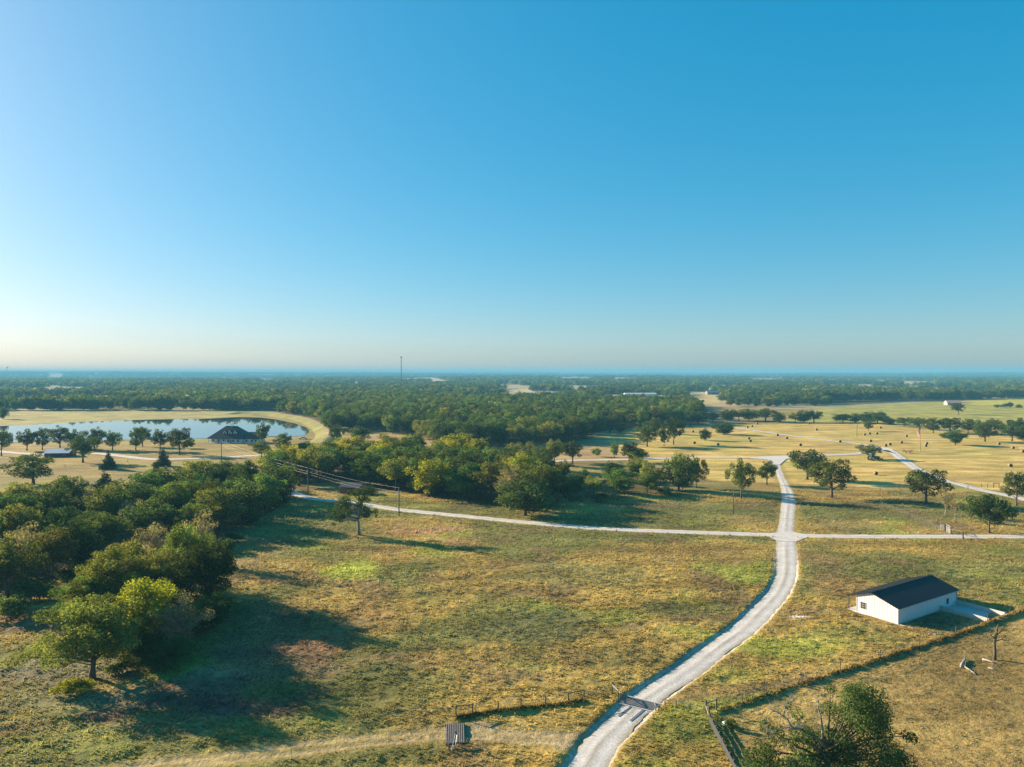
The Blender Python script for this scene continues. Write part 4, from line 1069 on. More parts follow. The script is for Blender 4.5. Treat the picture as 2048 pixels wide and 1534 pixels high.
# walls: one shell, gable ends included (local x along the ridge, y across)
zf = EAVE + (RIDGE - EAVE)
def roof_z(y): return EAVE + (RIDGE - EAVE) * y / RX if y <= RX else RIDGE - (RIDGE - BARN_FAR) * (y - RX) / (BW + PORCH - RX)
w = MB(); zb = .19
prof = [(0, zb), (0, EAVE - .04), (RX, RIDGE - .05), (BW, roof_z(BW) - .05), (BW, zb)]
n = len(prof)
v = [(0, y, z) for y, z in prof] + [(BL, y, z) for y, z in prof]
w.add(v, [tuple(range(n)), tuple(range(2 * n - 1, n - 1, -1)), (0, n, n + 1, 1), (3, n + 3, n + 4, 4), (0, 4, n + 4, n)])
w.build('wall', WHITEMETAL, barn)
# roof: two sloped sheets with thickness and standing seams
def slope(y0, z0, y1, z1, name):
    ov = .45; t = .09
    m = MB(); m.add([(-ov, y0, z0), (BL + ov, y0, z0), (BL + ov, y1, z1), (-ov, y1, z1), (-ov, y0, z0 + t), (BL + ov, y0, z0 + t), (BL + ov, y1, z1 + t), (-ov, y1, z1 + t)],
          [(0, 3, 2, 1), (4, 5, 6, 7), (0, 1, 5, 4), (1, 2, 6, 5), (2, 3, 7, 6), (3, 0, 4, 7)])
    o = m.build(name, BLACKROOF, barn)
    s = MB(); k = -ov + .3
    while k < BL + ov:
        s.bar((k, y0 + .02, z0 + t + .012), (k, y1, z1 + t + .012), .05, .04); k += .61
    s.build('seam', BLACKROOF, o)
    return o
slope(-.35, roof_z(0) - .11, RX, RIDGE, 'roof_panel'); slope(BW + PORCH + .3, BARN_FAR - .11, RX, RIDGE, 'roof_panel')
MB().bar((-.46, RX, RIDGE + .11), (BL + .46, RX, RIDGE + .11), .36, .05).build('ridge_cap', BLACKROOF, barn)
TRIM = mat('grey_trim', (0.42, 0.43, 0.44), .6, .1)
for k in range(1, 16):                       # siding ribs of the gable wall
    y = k * .49
    if y < BW - .1: MB().box((-.018, y, (zb + roof_z(y)) / 2 - .05), (.034, .035, roof_z(y) - zb - .12)).build('siding_rib', mat('rib_grey', (0.55, 0.55, 0.56), .5, .05), barn)
for k in range(1, 33):                       # and of the long wall
    x = k * .61
    if x < BL - .1: MB().box((x, -.018, (zb + EAVE) / 2 - .06), (.035, .034, EAVE - zb - .16)).build('siding_rib', MATS['rib_grey'], barn)
for x, y in ((-.012, -.012), (BL + .012, -.012), (-.012, BW + .012)):
    MB().box((x, y, (zb + min(EAVE, roof_z(max(y, 0)))) / 2 - .07), (.12, .12, min(EAVE, roof_z(max(y, 0))) - zb - .1)).build('corner_trim', TRIM, barn)
def bwindow(name, c, size, axis):
    wi = MB(); dx = .07
    if axis == 'x':
        fr = MB().box(c, (.08, size[0] + .14, size[1] + .14)).build(name, TRIM, barn)
        MB().box((c[0] - .03, c[1], c[2]), (.05, size[0], size[1])).build('pane', GLASS, fr)
        for a in (-.5, .5): MB().box((c[0] - .055, c[1], c[2] + a * size[1] / 2 * .66), (.02, size[0], .045)).build('glazing_bar', TRIM, fr)
        MB().box((c[0] - .056, c[1], c[2]), (.022, .045, size[1])).build('glazing_bar', TRIM, fr)
    else:
        fr = MB().box(c, (size[0] + .14, .08, size[1] + .14)).build(name, TRIM, barn)
        MB().box((c[0], c[1] - .03, c[2]), (size[0], .05, size[1])).build('pane', GLASS, fr)
bwindow('window', (-.02, 6.55, 1.62), (.95, 1.15), 'x')
bwindow('window', (16.9, -.02, 1.3), (.75, 1.0), 'y')
for x in (.1, 5.1, 10.1, 15.1, 20.2):
    MB().box((x, BW + PORCH - .05, (BARN_FAR + .1) / 2), (.15, .15, BARN_FAR - .25)).build('porch_post', DARKSTEEL, barn)
MB().box((BL / 2, BW + .03, 1.15), (1.0, .05, 2.0)).build('door', DARKSTEEL, barn)

MB().tube([(-.4, -.40, roof_z(0) - .13), (BL + .4, -.40, roof_z(0) - .13)], .06, 6).build('gutter', TRIM, barn)
for x in (.15, BL - .15): MB().tube([(x, -.38, roof_z(0) - .18), (x, -.1, roof_z(0) - .5), (x, -.1, .3)], .04, 6).build('downspout', TRIM, barn)

# walled concrete pen against the long wall
pen = thing('cattle_pen', 'low concrete pen walls projecting from the white barn', 'pen', (bo.x, bo.y, bo.z), barn_rz)
MB().box((17.25, -4.25, .02), (5.7, 8.3, .22)).build('floor_slab', CONCRETE, pen)
MB().box((14.25, -4.25, .42), (.22, 8.3, 1.05)).build('side_wall', CONCRETE, pen)
MB().box((20.25, -4.25, .42), (.22, 8.3, 1.05)).build('side_wall', CONCRETE, pen)
MB().box((18.0, -8.5, .16), (4.7, .22, .55)).build('end_wall', CONCRETE, pen)
MB().box((20.05, -8.72, .32), (.3, .2, .85)).build('end_post', CONCRETE, pen)
kerb = MB().bar((bo.x + .25 * gdir.x * 0, bo.y, .33), (*bw(.6, -6.2), .33), .14, .1).build('concrete_kerb', CONCRETE)
tag(kerb, 'thin pale concrete strip running from the barn corner towards the fence', 'kerb')

# ------------------------------------------------------------------ cattle guards, gates, fences
def quad_pts(px): return [P(*c) for c in px]
GUARDS = []
ga = quad_pts([(1243,1393),(1320,1411),(1315,1426),(1241,1407)])
gx = ((ga[1] - ga[0]) + (ga[2] - ga[3])).normalized(); gw, gd = 5.2, 2.4
gc_ = sum(ga, Vector()) / 4
g1 = thing('cattle_guard', 'steel cattle guard with pipe wings set across the gravel drive', 'cattle guard', (gc_.x, gc_.y, 0.0), math.atan2(gx.y, gx.x))
MB().box((0, 0, .02), (gw, gd, .16)).build('pit', mat('pit_dark', (0.11, 0.105, 0.10), .95), g1)
for k in range(9): MB().tube([(-gw / 2, -gd / 2 + .15 + k * (gd - .3) / 8, .145), (gw / 2, -gd / 2 + .15 + k * (gd - .3) / 8, .145)], .05, 6).build('rail', STEEL, g1)
for s in (-1, 1): MB().box((0, s * (gd / 2 + .1), .06), (gw, .18, .24)).build('sill', CONCRETE, g1)
gy_ = Vector((-gx.y, gx.x))
for s in (-1, 1):
    wing = MB(); x0 = s * (gw / 2 + .05)
    top = 1.5 if s < 0 else .9
    wing.tube([(x0, -gd / 2, top), (x0 - s * .9, gd / 2 - .2, .22)], .05, 6)
    wing.tube([(x0, -gd / 2, .5), (x0, gd / 2, .2)], .045, 6)
    wing.tube([(x0, 0, .1), (x0, 0, .8)], .045, 6)
    wing.build('wing', STEEL if s > 0 else POSTWOOD, g1)
    MB().tube([(x0, -gd / 2, -.2), (x0, -gd / 2, 1.75 if s < 0 else 1.0)], .085, 8).build('post', POSTWOOD if s < 0 else STEEL, g1)
GUARDS.append([tuple((gc_ + gx * a * (gw / 2 + .3) + Vector((gy_.x, gy_.y, 0)) * b * (gd / 2 + .3))[:2]) for a, b in ((-1, -1), (1, -1), (1, 1), (-1, 1))])
for s, (xa, ya, xb, yb_) in enumerate(((1272,1407,1237,1434),(1296,1413,1261,1443))):  # flat dark blue-grey strips laid on the gravel
    a, b = P(xa, ya), P(xb, yb_); d = (b - a).normalized(); nn = Vector((-d.y, d.x, 0)) * .17
    V = [(*(a + nn)[:2], .10), (*(a - nn)[:2], .10), (*(b - nn)[:2], .095), (*(b + nn)[:2], .095)]
    tag(link('wheel_rut', np_mesh('wheel_rut', V, [(0, 1, 2, 3)], mat('dark_gravel', (0.13, 0.14, 0.155), .8, .25, 6))), 'dark wheel rut in the gravel below the cattle guard, ' + ('left one' if s == 0 else 'right one'), kind='structure')

# wooden cattle guard on the dirt track
gb = P(910, 1474); gb.z = 0
g2 = thing('cattle_guard', 'grey timber cattle guard of parallel beams on the dirt track', 'cattle guard', (gb.x, gb.y, .38), R(4.6))
GUARDS.append([(gb.x - 1.3, gb.y - 2.5), (gb.x + 1.3, gb.y - 2.5), (gb.x + 1.3, gb.y + 2.1), (gb.x - 1.3, gb.y + 2.1)])
MB().box((0, -.2, -.14), (2.3, 4.4, .44)).build('pit', mat('pit_painted_shade', (0.02, 0.02, 0.02), .95), g2)  # near-black block: shade between and under the beams put into its colour
GW = mat('grey_timber', (0.17, 0.165, 0.165), .9, .35, 2.5, .4)
for k in range(10): MB().box((-1.06 + k * .235, -.2, .17), (.13, 4.5, .14), rnd.uniform(-.006, .006)).build('beam', GW, g2)
for y in (-2.5, 2.1): MB().box((0, y, -.08), (2.5, .2, .6)).build('sill', mat('sill_painted_shade', (0.05, 0.05, 0.055), .9), g2)  # sills coloured near-black for the shade under the raised guard
gr = thing('cattle_gate_wing', 'leaning pale metal lattice panel at the lower end of the timber cattle guard', 'gate panel', (gb.x + .15, gb.y - 2.7, .15), 0)
MB().tube([(-.35, -1.8, 0), (.1, .3, 1.5)], .045, 6).build('rail', STEEL, gr); MB().tube([(.15, -1.8, 0), (.28, .3, 1.35)], .045, 6).build('rail', STEEL, gr)
for k in range(9):
    t_ = k / 8.5
    MB().tube([(-.35 + .45 * t_, -1.8 + 2.1 * t_, 1.5 * t_ + .02), (.15 + .13 * t_, -1.75 + 2.1 * t_, 1.35 * t_ + .1)], .028, 5).build('lattice_bar', STEEL, gr)
MB().tube([(-.55, -1.4, -.2), (-.55, -1.4, 1.25)], .1, 8).build('post', POSTWOOD, gr)
MB().tube([(.12, .45, -.2), (.12, .45, 1.7)], .07, 8).build('post', DARKSTEEL, gr)

def post_mesh(h, r): return MB().tube([(0, 0, -.3), (rnd.uniform(-.02, .02), 0, h * .5), (0, rnd.uniform(-.02, .02), h)], [r * 1.08, r, r * .92], 7)
def wire_fence(name, label, px_posts, heights, r=.07, wires=(0.35, .75, 1.15), matp=POSTWOOD, brace=()):
    g0 = [G(*p) for p in px_posts]; o = thing(name, label, 'fence', g0[0])
    loc = [g - g0[0] for g in g0]
    for l, h in zip(loc, heights):
        p = post_mesh(h, r).build('post', matp, o); p.location = l
    for wz in wires:
        m = MB()
        for a, b, h in zip(loc[:-1], loc[1:], heights):
            zz = min(wz, h - .08)
            m.tube([a + Vector((0, 0, zz)), (a + b) / 2 + Vector((0, 0, zz - .03)), b + Vector((0, 0, zz))], .016, 4, cap=False)
        m.build('wire', STEEL, o)
    for i, j, za, zb_ in brace:
        MB().tube([loc[i] + Vector((0, 0, za)), loc[j] + Vector((0, 0, zb_))], r * .75, 6).build('brace', matp, o)
    return o
wire_fence('wire_fence', 'wooden post and wire fence between the two cattle guards', [(1224,1391),(1168,1408),(1137,1412.5),(1091,1418),(1042,1424),(996,1430),(945,1437),(912,1443)], [1.6, 1.35, 1.3, 1.25, 1.2, 1.2, 1.4, 1.6], .09, brace=((6, 7, 1.2, 1.35), (1, 2, 1.2, 1.15)))
rail = MB(); a, b = G(1224, 1391), G(1241, 1406)
tag(MB().tube([a + Vector((0, 0, 1.2)), b + Vector((0, 0, 1.35))], .07, 7).build('brace_rail', DEADWOOD), 'pale wooden rail between the two posts left of the steel cattle guard', 'rail')
wire_fence('wire_fence', 'thin wire fence running left from the timber cattle guard', [(900,1437),(858,1432),(810,1436),(760,1446)], [1.1, .9, .9, .8], .04, (.4, .8))
wire_fence('wire_fence', 'wire fence right of the steel cattle guard to the corner posts', [(1330,1417),(1352,1421),(1380,1427),(1412,1434)], [.9, 1.0, 1.0, 1.5], .07)
wire_fence('wire_fence', 'overgrown wire fence climbing from the corner posts past the barn', [(1433,1431),(1485,1414),(1533,1399),(1605,1374),(1680,1351),(1760,1326),(1839,1300),(1912,1275),(1975,1254)], [1.6, 1.5, 1.75, 1.4, 1.6, 1.4, 1.8, 1.4, 1.4], .07, (.5, .8, 1.1, 1.4))
wire_fence('wire_fence', 'faint wire fence from the lane gate towards the oaks', [(1881,1060),(1850,1046),(1820,1034),(1790,1022),(1760,1010)], [1.5, 1.3, 1.3, 1.3, 1.3], .05)
wire_fence('wire_fence', 'wire fence with dark posts along the diagonal road', [(1760,982),(1800,981),(1850,980),(1890,979),(1936,978)], [1.4] * 5, .12, (.5, 1.0, 1.3))
wire_fence('wire_fence', 'faint wire fence across the dry field on the far left', [(0,941),(60,938),(130,934),(200,930),(255,925)], [1.4] * 5, .09)
wire_fence('wire_fence', 'short wire fence beside the goalpost frame on the right', [(1963,974),(1975,975),(1987,976)], [1.4] * 3, .12, (.5, 1.0, 1.3))
# goalpost frame
a, b = G(1987, 976), G(1998, 976); fr = thing('gateway_frame', 'brown goalpost-shaped fence brace at the right field entrance', 'frame', a)
d = b - a
for q in (Vector(), d): MB().tube([q + Vector((0, 0, -.3)), q + Vector((0, 0, 2.0))], .13, 7).build('post', POSTWOOD, fr)
MB().tube([Vector((0, 0, 1.85)), d + Vector((0, 0, 1.85))], .11, 7).build('crossbar', POSTWOOD, fr)
# corner posts and board fence at the bottom right
c1 = thing('corner_brace', 'cluster of dark corner posts where three fences meet', 'fence post', G(1415, 1440))
for px, py, h in ((1412,1434,1.7),(1418,1446,1.7),(1433,1431,1.6)):
    q = G(px, py) - c1.location; p = post_mesh(h, .12).build('post', POSTWOOD, c1); p.location = q
q0, q1, q2 = [G(px, py) - c1.location for px, py in ((1412,1434),(1418,1446),(1433,1431))]
MB().tube([q0 + Vector((0, 0, 1.3)), q2 + Vector((0, 0, 1.3))], .07, 6).build('brace', DEADWOOD, c1)
MB().tube([q0 + Vector((0, 0, .9)), q1 + Vector((0, 0, .3))], .08, 6).build('brace', DEADWOOD, c1)
a, b = P(1420, 1450), P(1476, 1560); a.z = b.z = .3
bf = thing('board_fence', 'grey weathered board fence running down to the bottom edge', 'fence', a)
d = b - a; L_ = d.length; u = d.normalized()
for k in range(9):
    q = u * (L_ * k / 8); MB().box((q.x, q.y, .45), (.14, .14, 1.5), math.atan2(u.y, u.x)).build('post', POSTWOOD, bf)
for k in range(8):
    for j in range(4):
        s0, s1 = u * (L_ * k / 8 + .01), u * (L_ * (k + 1) / 8 - .01); nn = Vector((-u.y, u.x, 0)) * -.1
        z = .12 + j * .26 + rnd.uniform(-.012, .012)
        MB().bar(s0 + nn + Vector((0, 0, z)), s1 + nn + Vector((0, 0, z)), .035, .20).build('board', mat('dark_board', (0.055, 0.06, 0.068), .9, .3, 3, .3), bf)
# lane gate on the right
a, b, c, d_ = G(1881, 1061), G(1890, 1062), G(1902, 1069), G(1926, 1078)
lg = thing('lane_gate', 'grey metal gate panels standing open beside the right lane', 'gate', a)
for p, q, h in ((a, b, 1.7), (b + Vector((.2, 0, 0)), c, 2.0)):
    p, q = p - a, q - a
    fr = MB()
    for z in (.25, .6, .95, 1.3, h): MB().tube([p + Vector((0, 0, z)), q + Vector((0, 0, z))], .055, 6).build('rail', GREYSTEEL, lg)
    for t_ in (0, .25, .5, .75, 1): MB().tube([p.lerp(q, t_) + Vector((0, 0, .05)), p.lerp(q, t_) + Vector((0, 0, h))], .07, 6).build('upright', GREYSTEEL, lg)
for p, r_ in ((b - a, .16), (c - a, .14), (d_ - a, .17)): MB().tube([p + Vector((0, 0, -.3)), p + Vector((0, 0, 2.0))], r_, 8).build('post', DARKSTEEL, lg)
MB().tube([c - a + Vector((0, 0, 1.5)), d_ - a + Vector((0, 0, 1.9))], .1, 6).build('gate_arm', POSTWOOD, lg)

# white barrel by the corner
ba = G(1451, 1457); bb = thing('barrel', 'white plastic barrel lying in the grass by the corner posts', 'barrel', ba, .6)
MB().tube([(-.42, 0, .28), (-.4, 0, .28), (-.2, 0, .28), (0, 0, .28), (.2, 0, .28), (.4, 0, .28), (.42, 0, .28)], [.2, .27, .29, .3, .29, .27, .2], 14).build('body', WHITEPAINT, bb, smooth=True)
for x in (-.18, .18): MB().tube([(x - .02, 0, .28), (x + .02, 0, .28)], .305, 14).build('hoop', WHITEPAINT, bb)
MB().tube([(-.43, .1, .36), (-.46, .1, .36)], .04, 8).build('bung', DARKSTEEL, bb)
tree(1462, 1464, 1440, 26, 'shrub', 'small green shrub beside the white barrel')

# dead snag and fallen logs right of the fence
sg = G(1989, 1324); sn = thing('dead_tree', 'dead leaning snag with a broken top below the barn', 'tree', sg)
rng = np.random.RandomState(3); m = MB()
m.tube([(0, 0, -.3), (.05, 0, 1.2), (.0, .1, 2.6), (.2, 0, 3.8), (.5, .1, 5.2), (.65, .1, 5.6)], [.3, .23, .2, .2, .12, .03], 8)
for e in [((.1, 0, 2.9), (1.2, .2, 3.2), (2.1, .3, 3.7)), ((.2, 0, 3.9), (1.0, -.2, 4.6), (1.4, -.3, 5.3)), ((.1, 0, 3.2), (-.5, .2, 3.8), (-.6, .3, 4.4)), ((1.2, .2, 3.2), (1.7, .1, 3.0), (2.3, 0, 3.05))]:
    m.tube(e, [.1, .06, .015], 5)
    for _ in range(6):
        s0 = Vector(e[1]).lerp(Vector(e[2]), rng.uniform(0, 1)); dd = Vector(rng.normal(size=3)).normalized(); m.tube([s0, s0 + dd * .4, s0 + dd * .8 + Vector((0, 0, .15))], [.025, .018, .008], 3, cap=False)
m.build('trunk', BARK, sn, smooth=True)
V, q, tone = leaf_cloud(rng, np.array([(.3, 0, 4.6), (1.3, -.2, 4.9), (.1, .1, 3.6), (1.6, .2, 3.6), (.0, 0, 2.9)]), np.array([.5, .55, .4, .4, .3]), 45, .12, .9)
link('crown', np_mesh('crown', V, q, L_OLIVE, attrs={'tone': ('FLOAT', tone.astype(np.float32))}), sn)
for i, (xa, ya, xb, yb_, rr, lab) in enumerate([(1921,1335,1951,1354,.12,'long fallen pale log lying left of the dead snag'), (1922,1340,1930,1324,.2,'short broken stump piece at the end of the fallen log'), (1965,1324,1987,1332,.15,'pale log lying at the foot of the dead snag'), (1977,1340,1988,1345,.08,'thin pale stick in the grass below the snag')]):
    a, b = G(xa, ya), G(xb, yb_); lg_ = thing('fallen_log', lab, 'log', a); d = b - a
    mm = MB(); mm.tube([Vector((0, 0, rr)), d * .35 + Vector((0, 0, rr * 1.5)), d * .7 + Vector((.1, 0, rr * 1.2)), d + Vector((0, 0, rr))], [rr, rr * 1.05, rr * .8, rr * .5], 7)
    for t_ in (.3, .6, .85): mm.tube([d * t_ + Vector((0, 0, rr)), d * t_ + Vector((rng.uniform(-.6, .6), rng.uniform(-.3, .6), rng.uniform(.4, 1.0)))], [rr * .35, .015], 5)
    mm.build('stem', DEADWOOD, lg_, smooth=True)
make_grass()

# ------------------------------------------------------------------ power poles and wires
WIREZ = (-.15, -1.5, -2.4)
def pole(px, py, h, label, arm=True, rz=0.9):
    o = thing('utility_pole', label, 'utility pole', G(px, py), rz, 'utility poles')
    MB().tube([(0, 0, -.5), (0, 0, h * .5), (0, 0, h)], [.19, .165, .13], 10).build('pole', POSTWOOD, o, smooth=True)
    if arm:
        for z in WIREZ: MB().tube([(.16, 0, h + z - .1), (.16, 0, h + z), (.16, 0, h + z + .1)], [.05, .09, .05], 8).build('insulator', WHITEPAINT, o)
        MB().tube([(-.28, 0, h - 2.2), (-.28, 0, h - 1.2)], .2, 10).build('transformer', GREYSTEEL, o)
    return o
pA = pole(798, 1032, 9.0, 'wooden utility pole beside the lane, right of the lone oak')
pB = pole(616, 988, 9.8, 'wooden utility pole at the edge of the creek wood')
pC = pole(443, 925, 10.8, 'wooden utility pole by the driveway in front of the house')
pole(1467, 1028, 8.2, 'bare utility pole left of the gravel drive below the oaks', False)
pole(1714, 873, 10, 'thin utility pole standing in the far hay field', False)
def at_top(o, h, z): return o.matrix_basis @ Vector((.2, 0, h + z))
for z, lab in zip(WIREZ, ('top overhead wire crossing the creek wood', 'middle overhead wire crossing the creek wood', 'lowest overhead wire crossing the creek wood')):
    m = MB()
    for (a, ha), (b, hb) in (((pC, 10.8), (pB, 9.8)), ((pB, 9.8), (pA, 9.0))):
        p, q = at_top(a, ha, z), at_top(b, hb, z)
        m.tube([p.lerp(q, t / 10) - Vector((0, 0, 4 * .7 * (t / 10) * (1 - t / 10))) for t in range(11)], .02, 5, cap=False)
    tag(m.build('overhead_wire', mat('wire_aluminium', (0.24, 0.25, 0.27), .5, .05, 1, 0, .3)), lab, 'wire')

# ------------------------------------------------------------------ hay bales
HAYM = mat('hay', (0.23, 0.185, 0.105), .95, .3, 3.0, .8, bscale=14); HAYEND_SHADED = mat('hay_end_shaded', (0.075, 0.06, 0.035), .95, .3, 4.0, .8, bscale=14)  # ends use a darker hay, their shade put into the colour
bm_ = MB(); N = 18
rad = [.86, .93, .95, .95, .95, .93, .86]; xs_ = [-.78, -.72, -.4, 0, .4, .72, .78]
bm_.tube([(x, 0, .92) for x in xs_], rad, N)
bales = [(1220,865),(1386,865),(1389,888),(1436,891),(1380,853.5),(1498,879),(1501,884),(1495,856),(1504,854),(1514,849),(1555,872),(1573.6,878),(1601,892),(1618,848.5),(1633,861),(1729,871),(1739.4,869),(1753.6,869),(1741.4,884),(1771,893),(1780,891),(1802.5,887),(1812.5,874),(1853,889),(1851,893.5),(1751,950),(1890,870),(1761,857),(1680,885),(1997.5,890),(2025.4,898),(2045,905),(2020.6,934)]
bales.sort()
first = None
ORD = ['first','second','third','fourth','fifth','sixth','seventh','eighth','ninth','tenth','eleventh','twelfth','thirteenth','fourteenth','fifteenth','sixteenth','seventeenth','eighteenth','nineteenth','twentieth','twenty-first','twenty-second','twenty-third','twenty-fourth','twenty-fifth','twenty-sixth','twenty-seventh','twenty-eighth','twenty-ninth','thirtieth','thirty-first','thirty-second','thirty-third']
for i, (x, y) in enumerate(bales):
    p = P(x, y); lab = f'round hay bale on the mown field, {ORD[i]} bale from the left'
    if (x, y) == (1751, 950): lab = 'nearest and largest hay bale, alone below the green tractor'
    rz = R(90) + rnd.uniform(-.25, .25)
    if first is None:
        first = thing('hay_bale', lab, 'hay bale', (p.x, p.y, .02), rz, 'round hay bales on the mown field'); first.scale = (.88, .88, .88)
        body = bm_.build('bale_body', HAYM, first, smooth=False)
        for sx_ in (-1, 1): MB().tube([(sx_ * .775, 0, .92), (sx_ * .80, 0, .92)], [.85, .8], N).build('bale_end', HAYEND_SHADED, first)
        wr = MB()
        for xx in (-.62, -.3, 0, .3, .62): wr.tube([(xx - .012, 0, .92), (xx + .012, 0, .92)], .958, N)
        wr.build('twine_wrap', mat('net_wrap', (0.24, 0.195, 0.115), .8, .2), first)
    else: dup(first, (p.x, p.y, .02), rz, lab)

# ------------------------------------------------------------------ house by the pond
HROOF = mat('green_black_roof', (0.022, 0.034, 0.038), .5, .2, .6)
hp = P(466, 886.5); house = thing('house', 'white ranch house with dark hipped roof and dormers by the pond', 'house', (hp.x, hp.y, 0), R(-9))
def hip(mb, x0, x1, y0, y1, ze, zr, inset):
    ym = (y0 + y1) / 2
    v = [(x0, y0, ze), (x1, y0, ze), (x1, y1, ze), (x0, y1, ze), (x0 + inset, ym, zr), (x1 - inset, ym, zr), (x0, y0, ze - .25), (x1, y0, ze - .25), (x1, y1, ze - .25), (x0, y1, ze - .25)]
    return mb.add(v, [(0, 1, 5, 4), (1, 2, 5), (2, 3, 4, 5), (3, 0, 4), (6, 9, 8, 7), (0, 6, 7, 1), (1, 7, 8, 2), (2, 8, 9, 3), (3, 9, 6, 0)])
mb = MB().box((-4.5, 7.0, 1.5), (22, 14, 3.0)).box((11.5, 5.5, 1.5), (10.0, 9, 3.0)).build('wall', WHITEPAINT, house)
hr_ = hip(MB(), -17.2, 7.6, -1.6, 15.4, 3.1, 10.6, 8.6).build('roof', HROOF, house)
hip(MB(), 3.5, 17.4, .2, 11, 3.05, 7.0, 4.6).build('wing_roof', HROOF, house)
MB().box((-4, 6.5, 9.6), (.9, .9, 2.6)).build('chimney', CONCRETE, hr_)
for k, x in enumerate((-6.5, -3.0, .6)):
    dm = MB(); dm.prism([(x - .95, 5.2), (x + .95, 5.2), (x + .95, 7.0), (x, 7.9), (x - .95, 7.0)], 1.4, 4.6)
    dr = dm.build('dormer', WHITEPAINT, house)
    m = MB(); m.bar((x - 1.15, 3.0, 6.95), (x, 3.0, 8.0), 3.6, .12); m.bar((x + 1.15, 3.0, 6.95), (x, 3.0, 8.0), 3.6, .12); m.build('dormer_roof', HROOF, dr)
    MB().box((x, 1.38, 6.3), (1.0, .06, 1.2)).build('pane', GLASS, dr)
for x in (-13.5, -10, -6.5, -3.2, 0.2, 3.5):
    f = MB().box((x, -.02, 1.6), (1.5, .1, 1.6)).build('window', WHITEPAINT, house); MB().box((x, -.06, 1.6), (1.25, .08, 1.35)).build('pane', GLASS, f)
for x in (8.7, 12.5, 15):
    f = MB().box((x, .98, 1.6), (1.7, .1, 1.7)).build('window', WHITEPAINT, house); MB().box((x, .94, 1.6), (1.4, .08, 1.4)).build('pane', GLASS, f)
MB().box((-1.5, -.03, 1.1), (1.1, .1, 2.1)).build('door', DARKSTEEL, house)
for x in (-16.2, -12, -8, -4.6, -.5, 3, 6.6): MB().box((x, -1.3, 1.4), (.22, .22, 2.85)).build('porch_post', WHITEPAINT, house)
MB().box((-4.8, -.9, .06), (23, 2.0, .22)).build('porch_floor', CONCRETE, house)

# white truck
def make_truck():
    p = P(606, 878.5); t = thing('pickup_truck', 'white pickup truck parked between the house and the dam', 'truck', (p.x, p.y, .05), R(8))
    MB().prism([(-2.9, .5), (2.75, .5), (2.9, .75), (2.85, 1.15), (1.35, 1.25), (.55, 1.95), (-1.0, 1.95), (-1.3, 1.3), (-2.9, 1.25)], -.98, .98).build('body', WHITEPAINT, t, bevel=.05)
    MB().prism([(.45, 1.32), (1.12, 1.3), (.52, 1.86), (.3, 1.86)], -1.0, 1.0).build('side_window', GLASS, t)
    MB().prism([(-.9, 1.34), (.3, 1.34), (.18, 1.86), (-.85, 1.86)], -1.0, 1.0).build('side_window', GLASS, t)
    for x in (-1.9, 1.85):
        for y in (-.9, .9):
            w_ = MB().tube([(x, y - .13, .42), (x, y + .13, .42)], .42, 16).build('wheel', RUBBER, t)
            MB().tube([(x, y - .145, .42), (x, y + .145, .42)], .22, 12).build('rim', STEEL, w_)
    for y in (-.7, .7): MB().box((2.88, y, .9), (.08, .4, .2)).build('headlight', GLASS, t)
    MB().box((-2.93, 0, .6), (.12, 1.9, .2)).build('bumper', STEEL, t)
make_truck()
dk = P(556, 873.5); dock = thing('dock', 'brown wooden dock on the pond behind the house trees', 'dock', (dk.x, dk.y, 0), .1)
for k in range(14): MB().box((-7 + k * .95, 0, .55), (.85, 2.4, .1)).build('plank', mat('dock_wood', (0.25, 0.13, 0.07), .9), dock)
for x in (-6.5, 0, 5.5): MB().tube([(x, -1, -.3), (x, -1, .5)], .12, 6).build('post', POSTWOOD, dock)

# red shed with pale roof, on the left
def gable(name, label, px, py, Lx, Wy, he, hr2, wallm, roofm, rz, cat='building', door=True, wins=2, ov=.4):
    p = P(px, py); o = thing(name, label, cat, (p.x, p.y, float(hills(np.array(p.x), np.array(p.y))) - .05), rz)
    n = 5; pr = [(-Wy / 2, 0), (Wy / 2, 0), (Wy / 2, he), (0, hr2 - .08), (-Wy / 2, he)]
    v = [(-Lx / 2, y, z) for y, z in pr] + [(Lx / 2, y, z) for y, z in pr]
    MB().add(v, [tuple(range(n)), tuple(range(2 * n - 1, n - 1, -1)), (0, n, n + 1, 1), (1, n + 1, n + 2, 2), (4, n + 4, n, 0)]).build('wall', wallm, o)
    s = (hr2 - he) / (Wy / 2)
    for sg in (-1, 1):
        y0, z0 = sg * (Wy / 2 + ov), he - s * ov; t = .14
        MB().add([(-Lx / 2 - ov, y0, z0), (Lx / 2 + ov, y0, z0), (Lx / 2 + ov, 0, hr2), (-Lx / 2 - ov, 0, hr2), (-Lx / 2 - ov, y0, z0 + t), (Lx / 2 + ov, y0, z0 + t), (Lx / 2 + ov, 0, hr2 + t), (-Lx / 2 - ov, 0, hr2 + t)],
                 [(0, 3, 2, 1), (4, 5, 6, 7), (0, 1, 5, 4), (1, 2, 6, 5), (2, 3, 7, 6), (3, 0, 4, 7)]).build('roof_panel', roofm, o)
    if door: MB().box((0, -Wy / 2 - .03, min(he * .42, 1.4)), (min(2.4, Lx * .2), .08, min(he * .8, 2.6))).build('door', DARKSTEEL, o)
    for k in range(wins):
        x = -Lx * .32 + k * Lx * .64 / max(wins - 1, 1)
        f = MB().box((x, -Wy / 2 - .02, he * .55), (min(1.6, Lx * .1), .08, he * .35)).build('window', TRIM, o); MB().box((x, -Wy / 2 - .05, he * .55), (min(1.3, Lx * .08), .06, he * .28)).build('pane', GLASS, o if False else f)
    return o
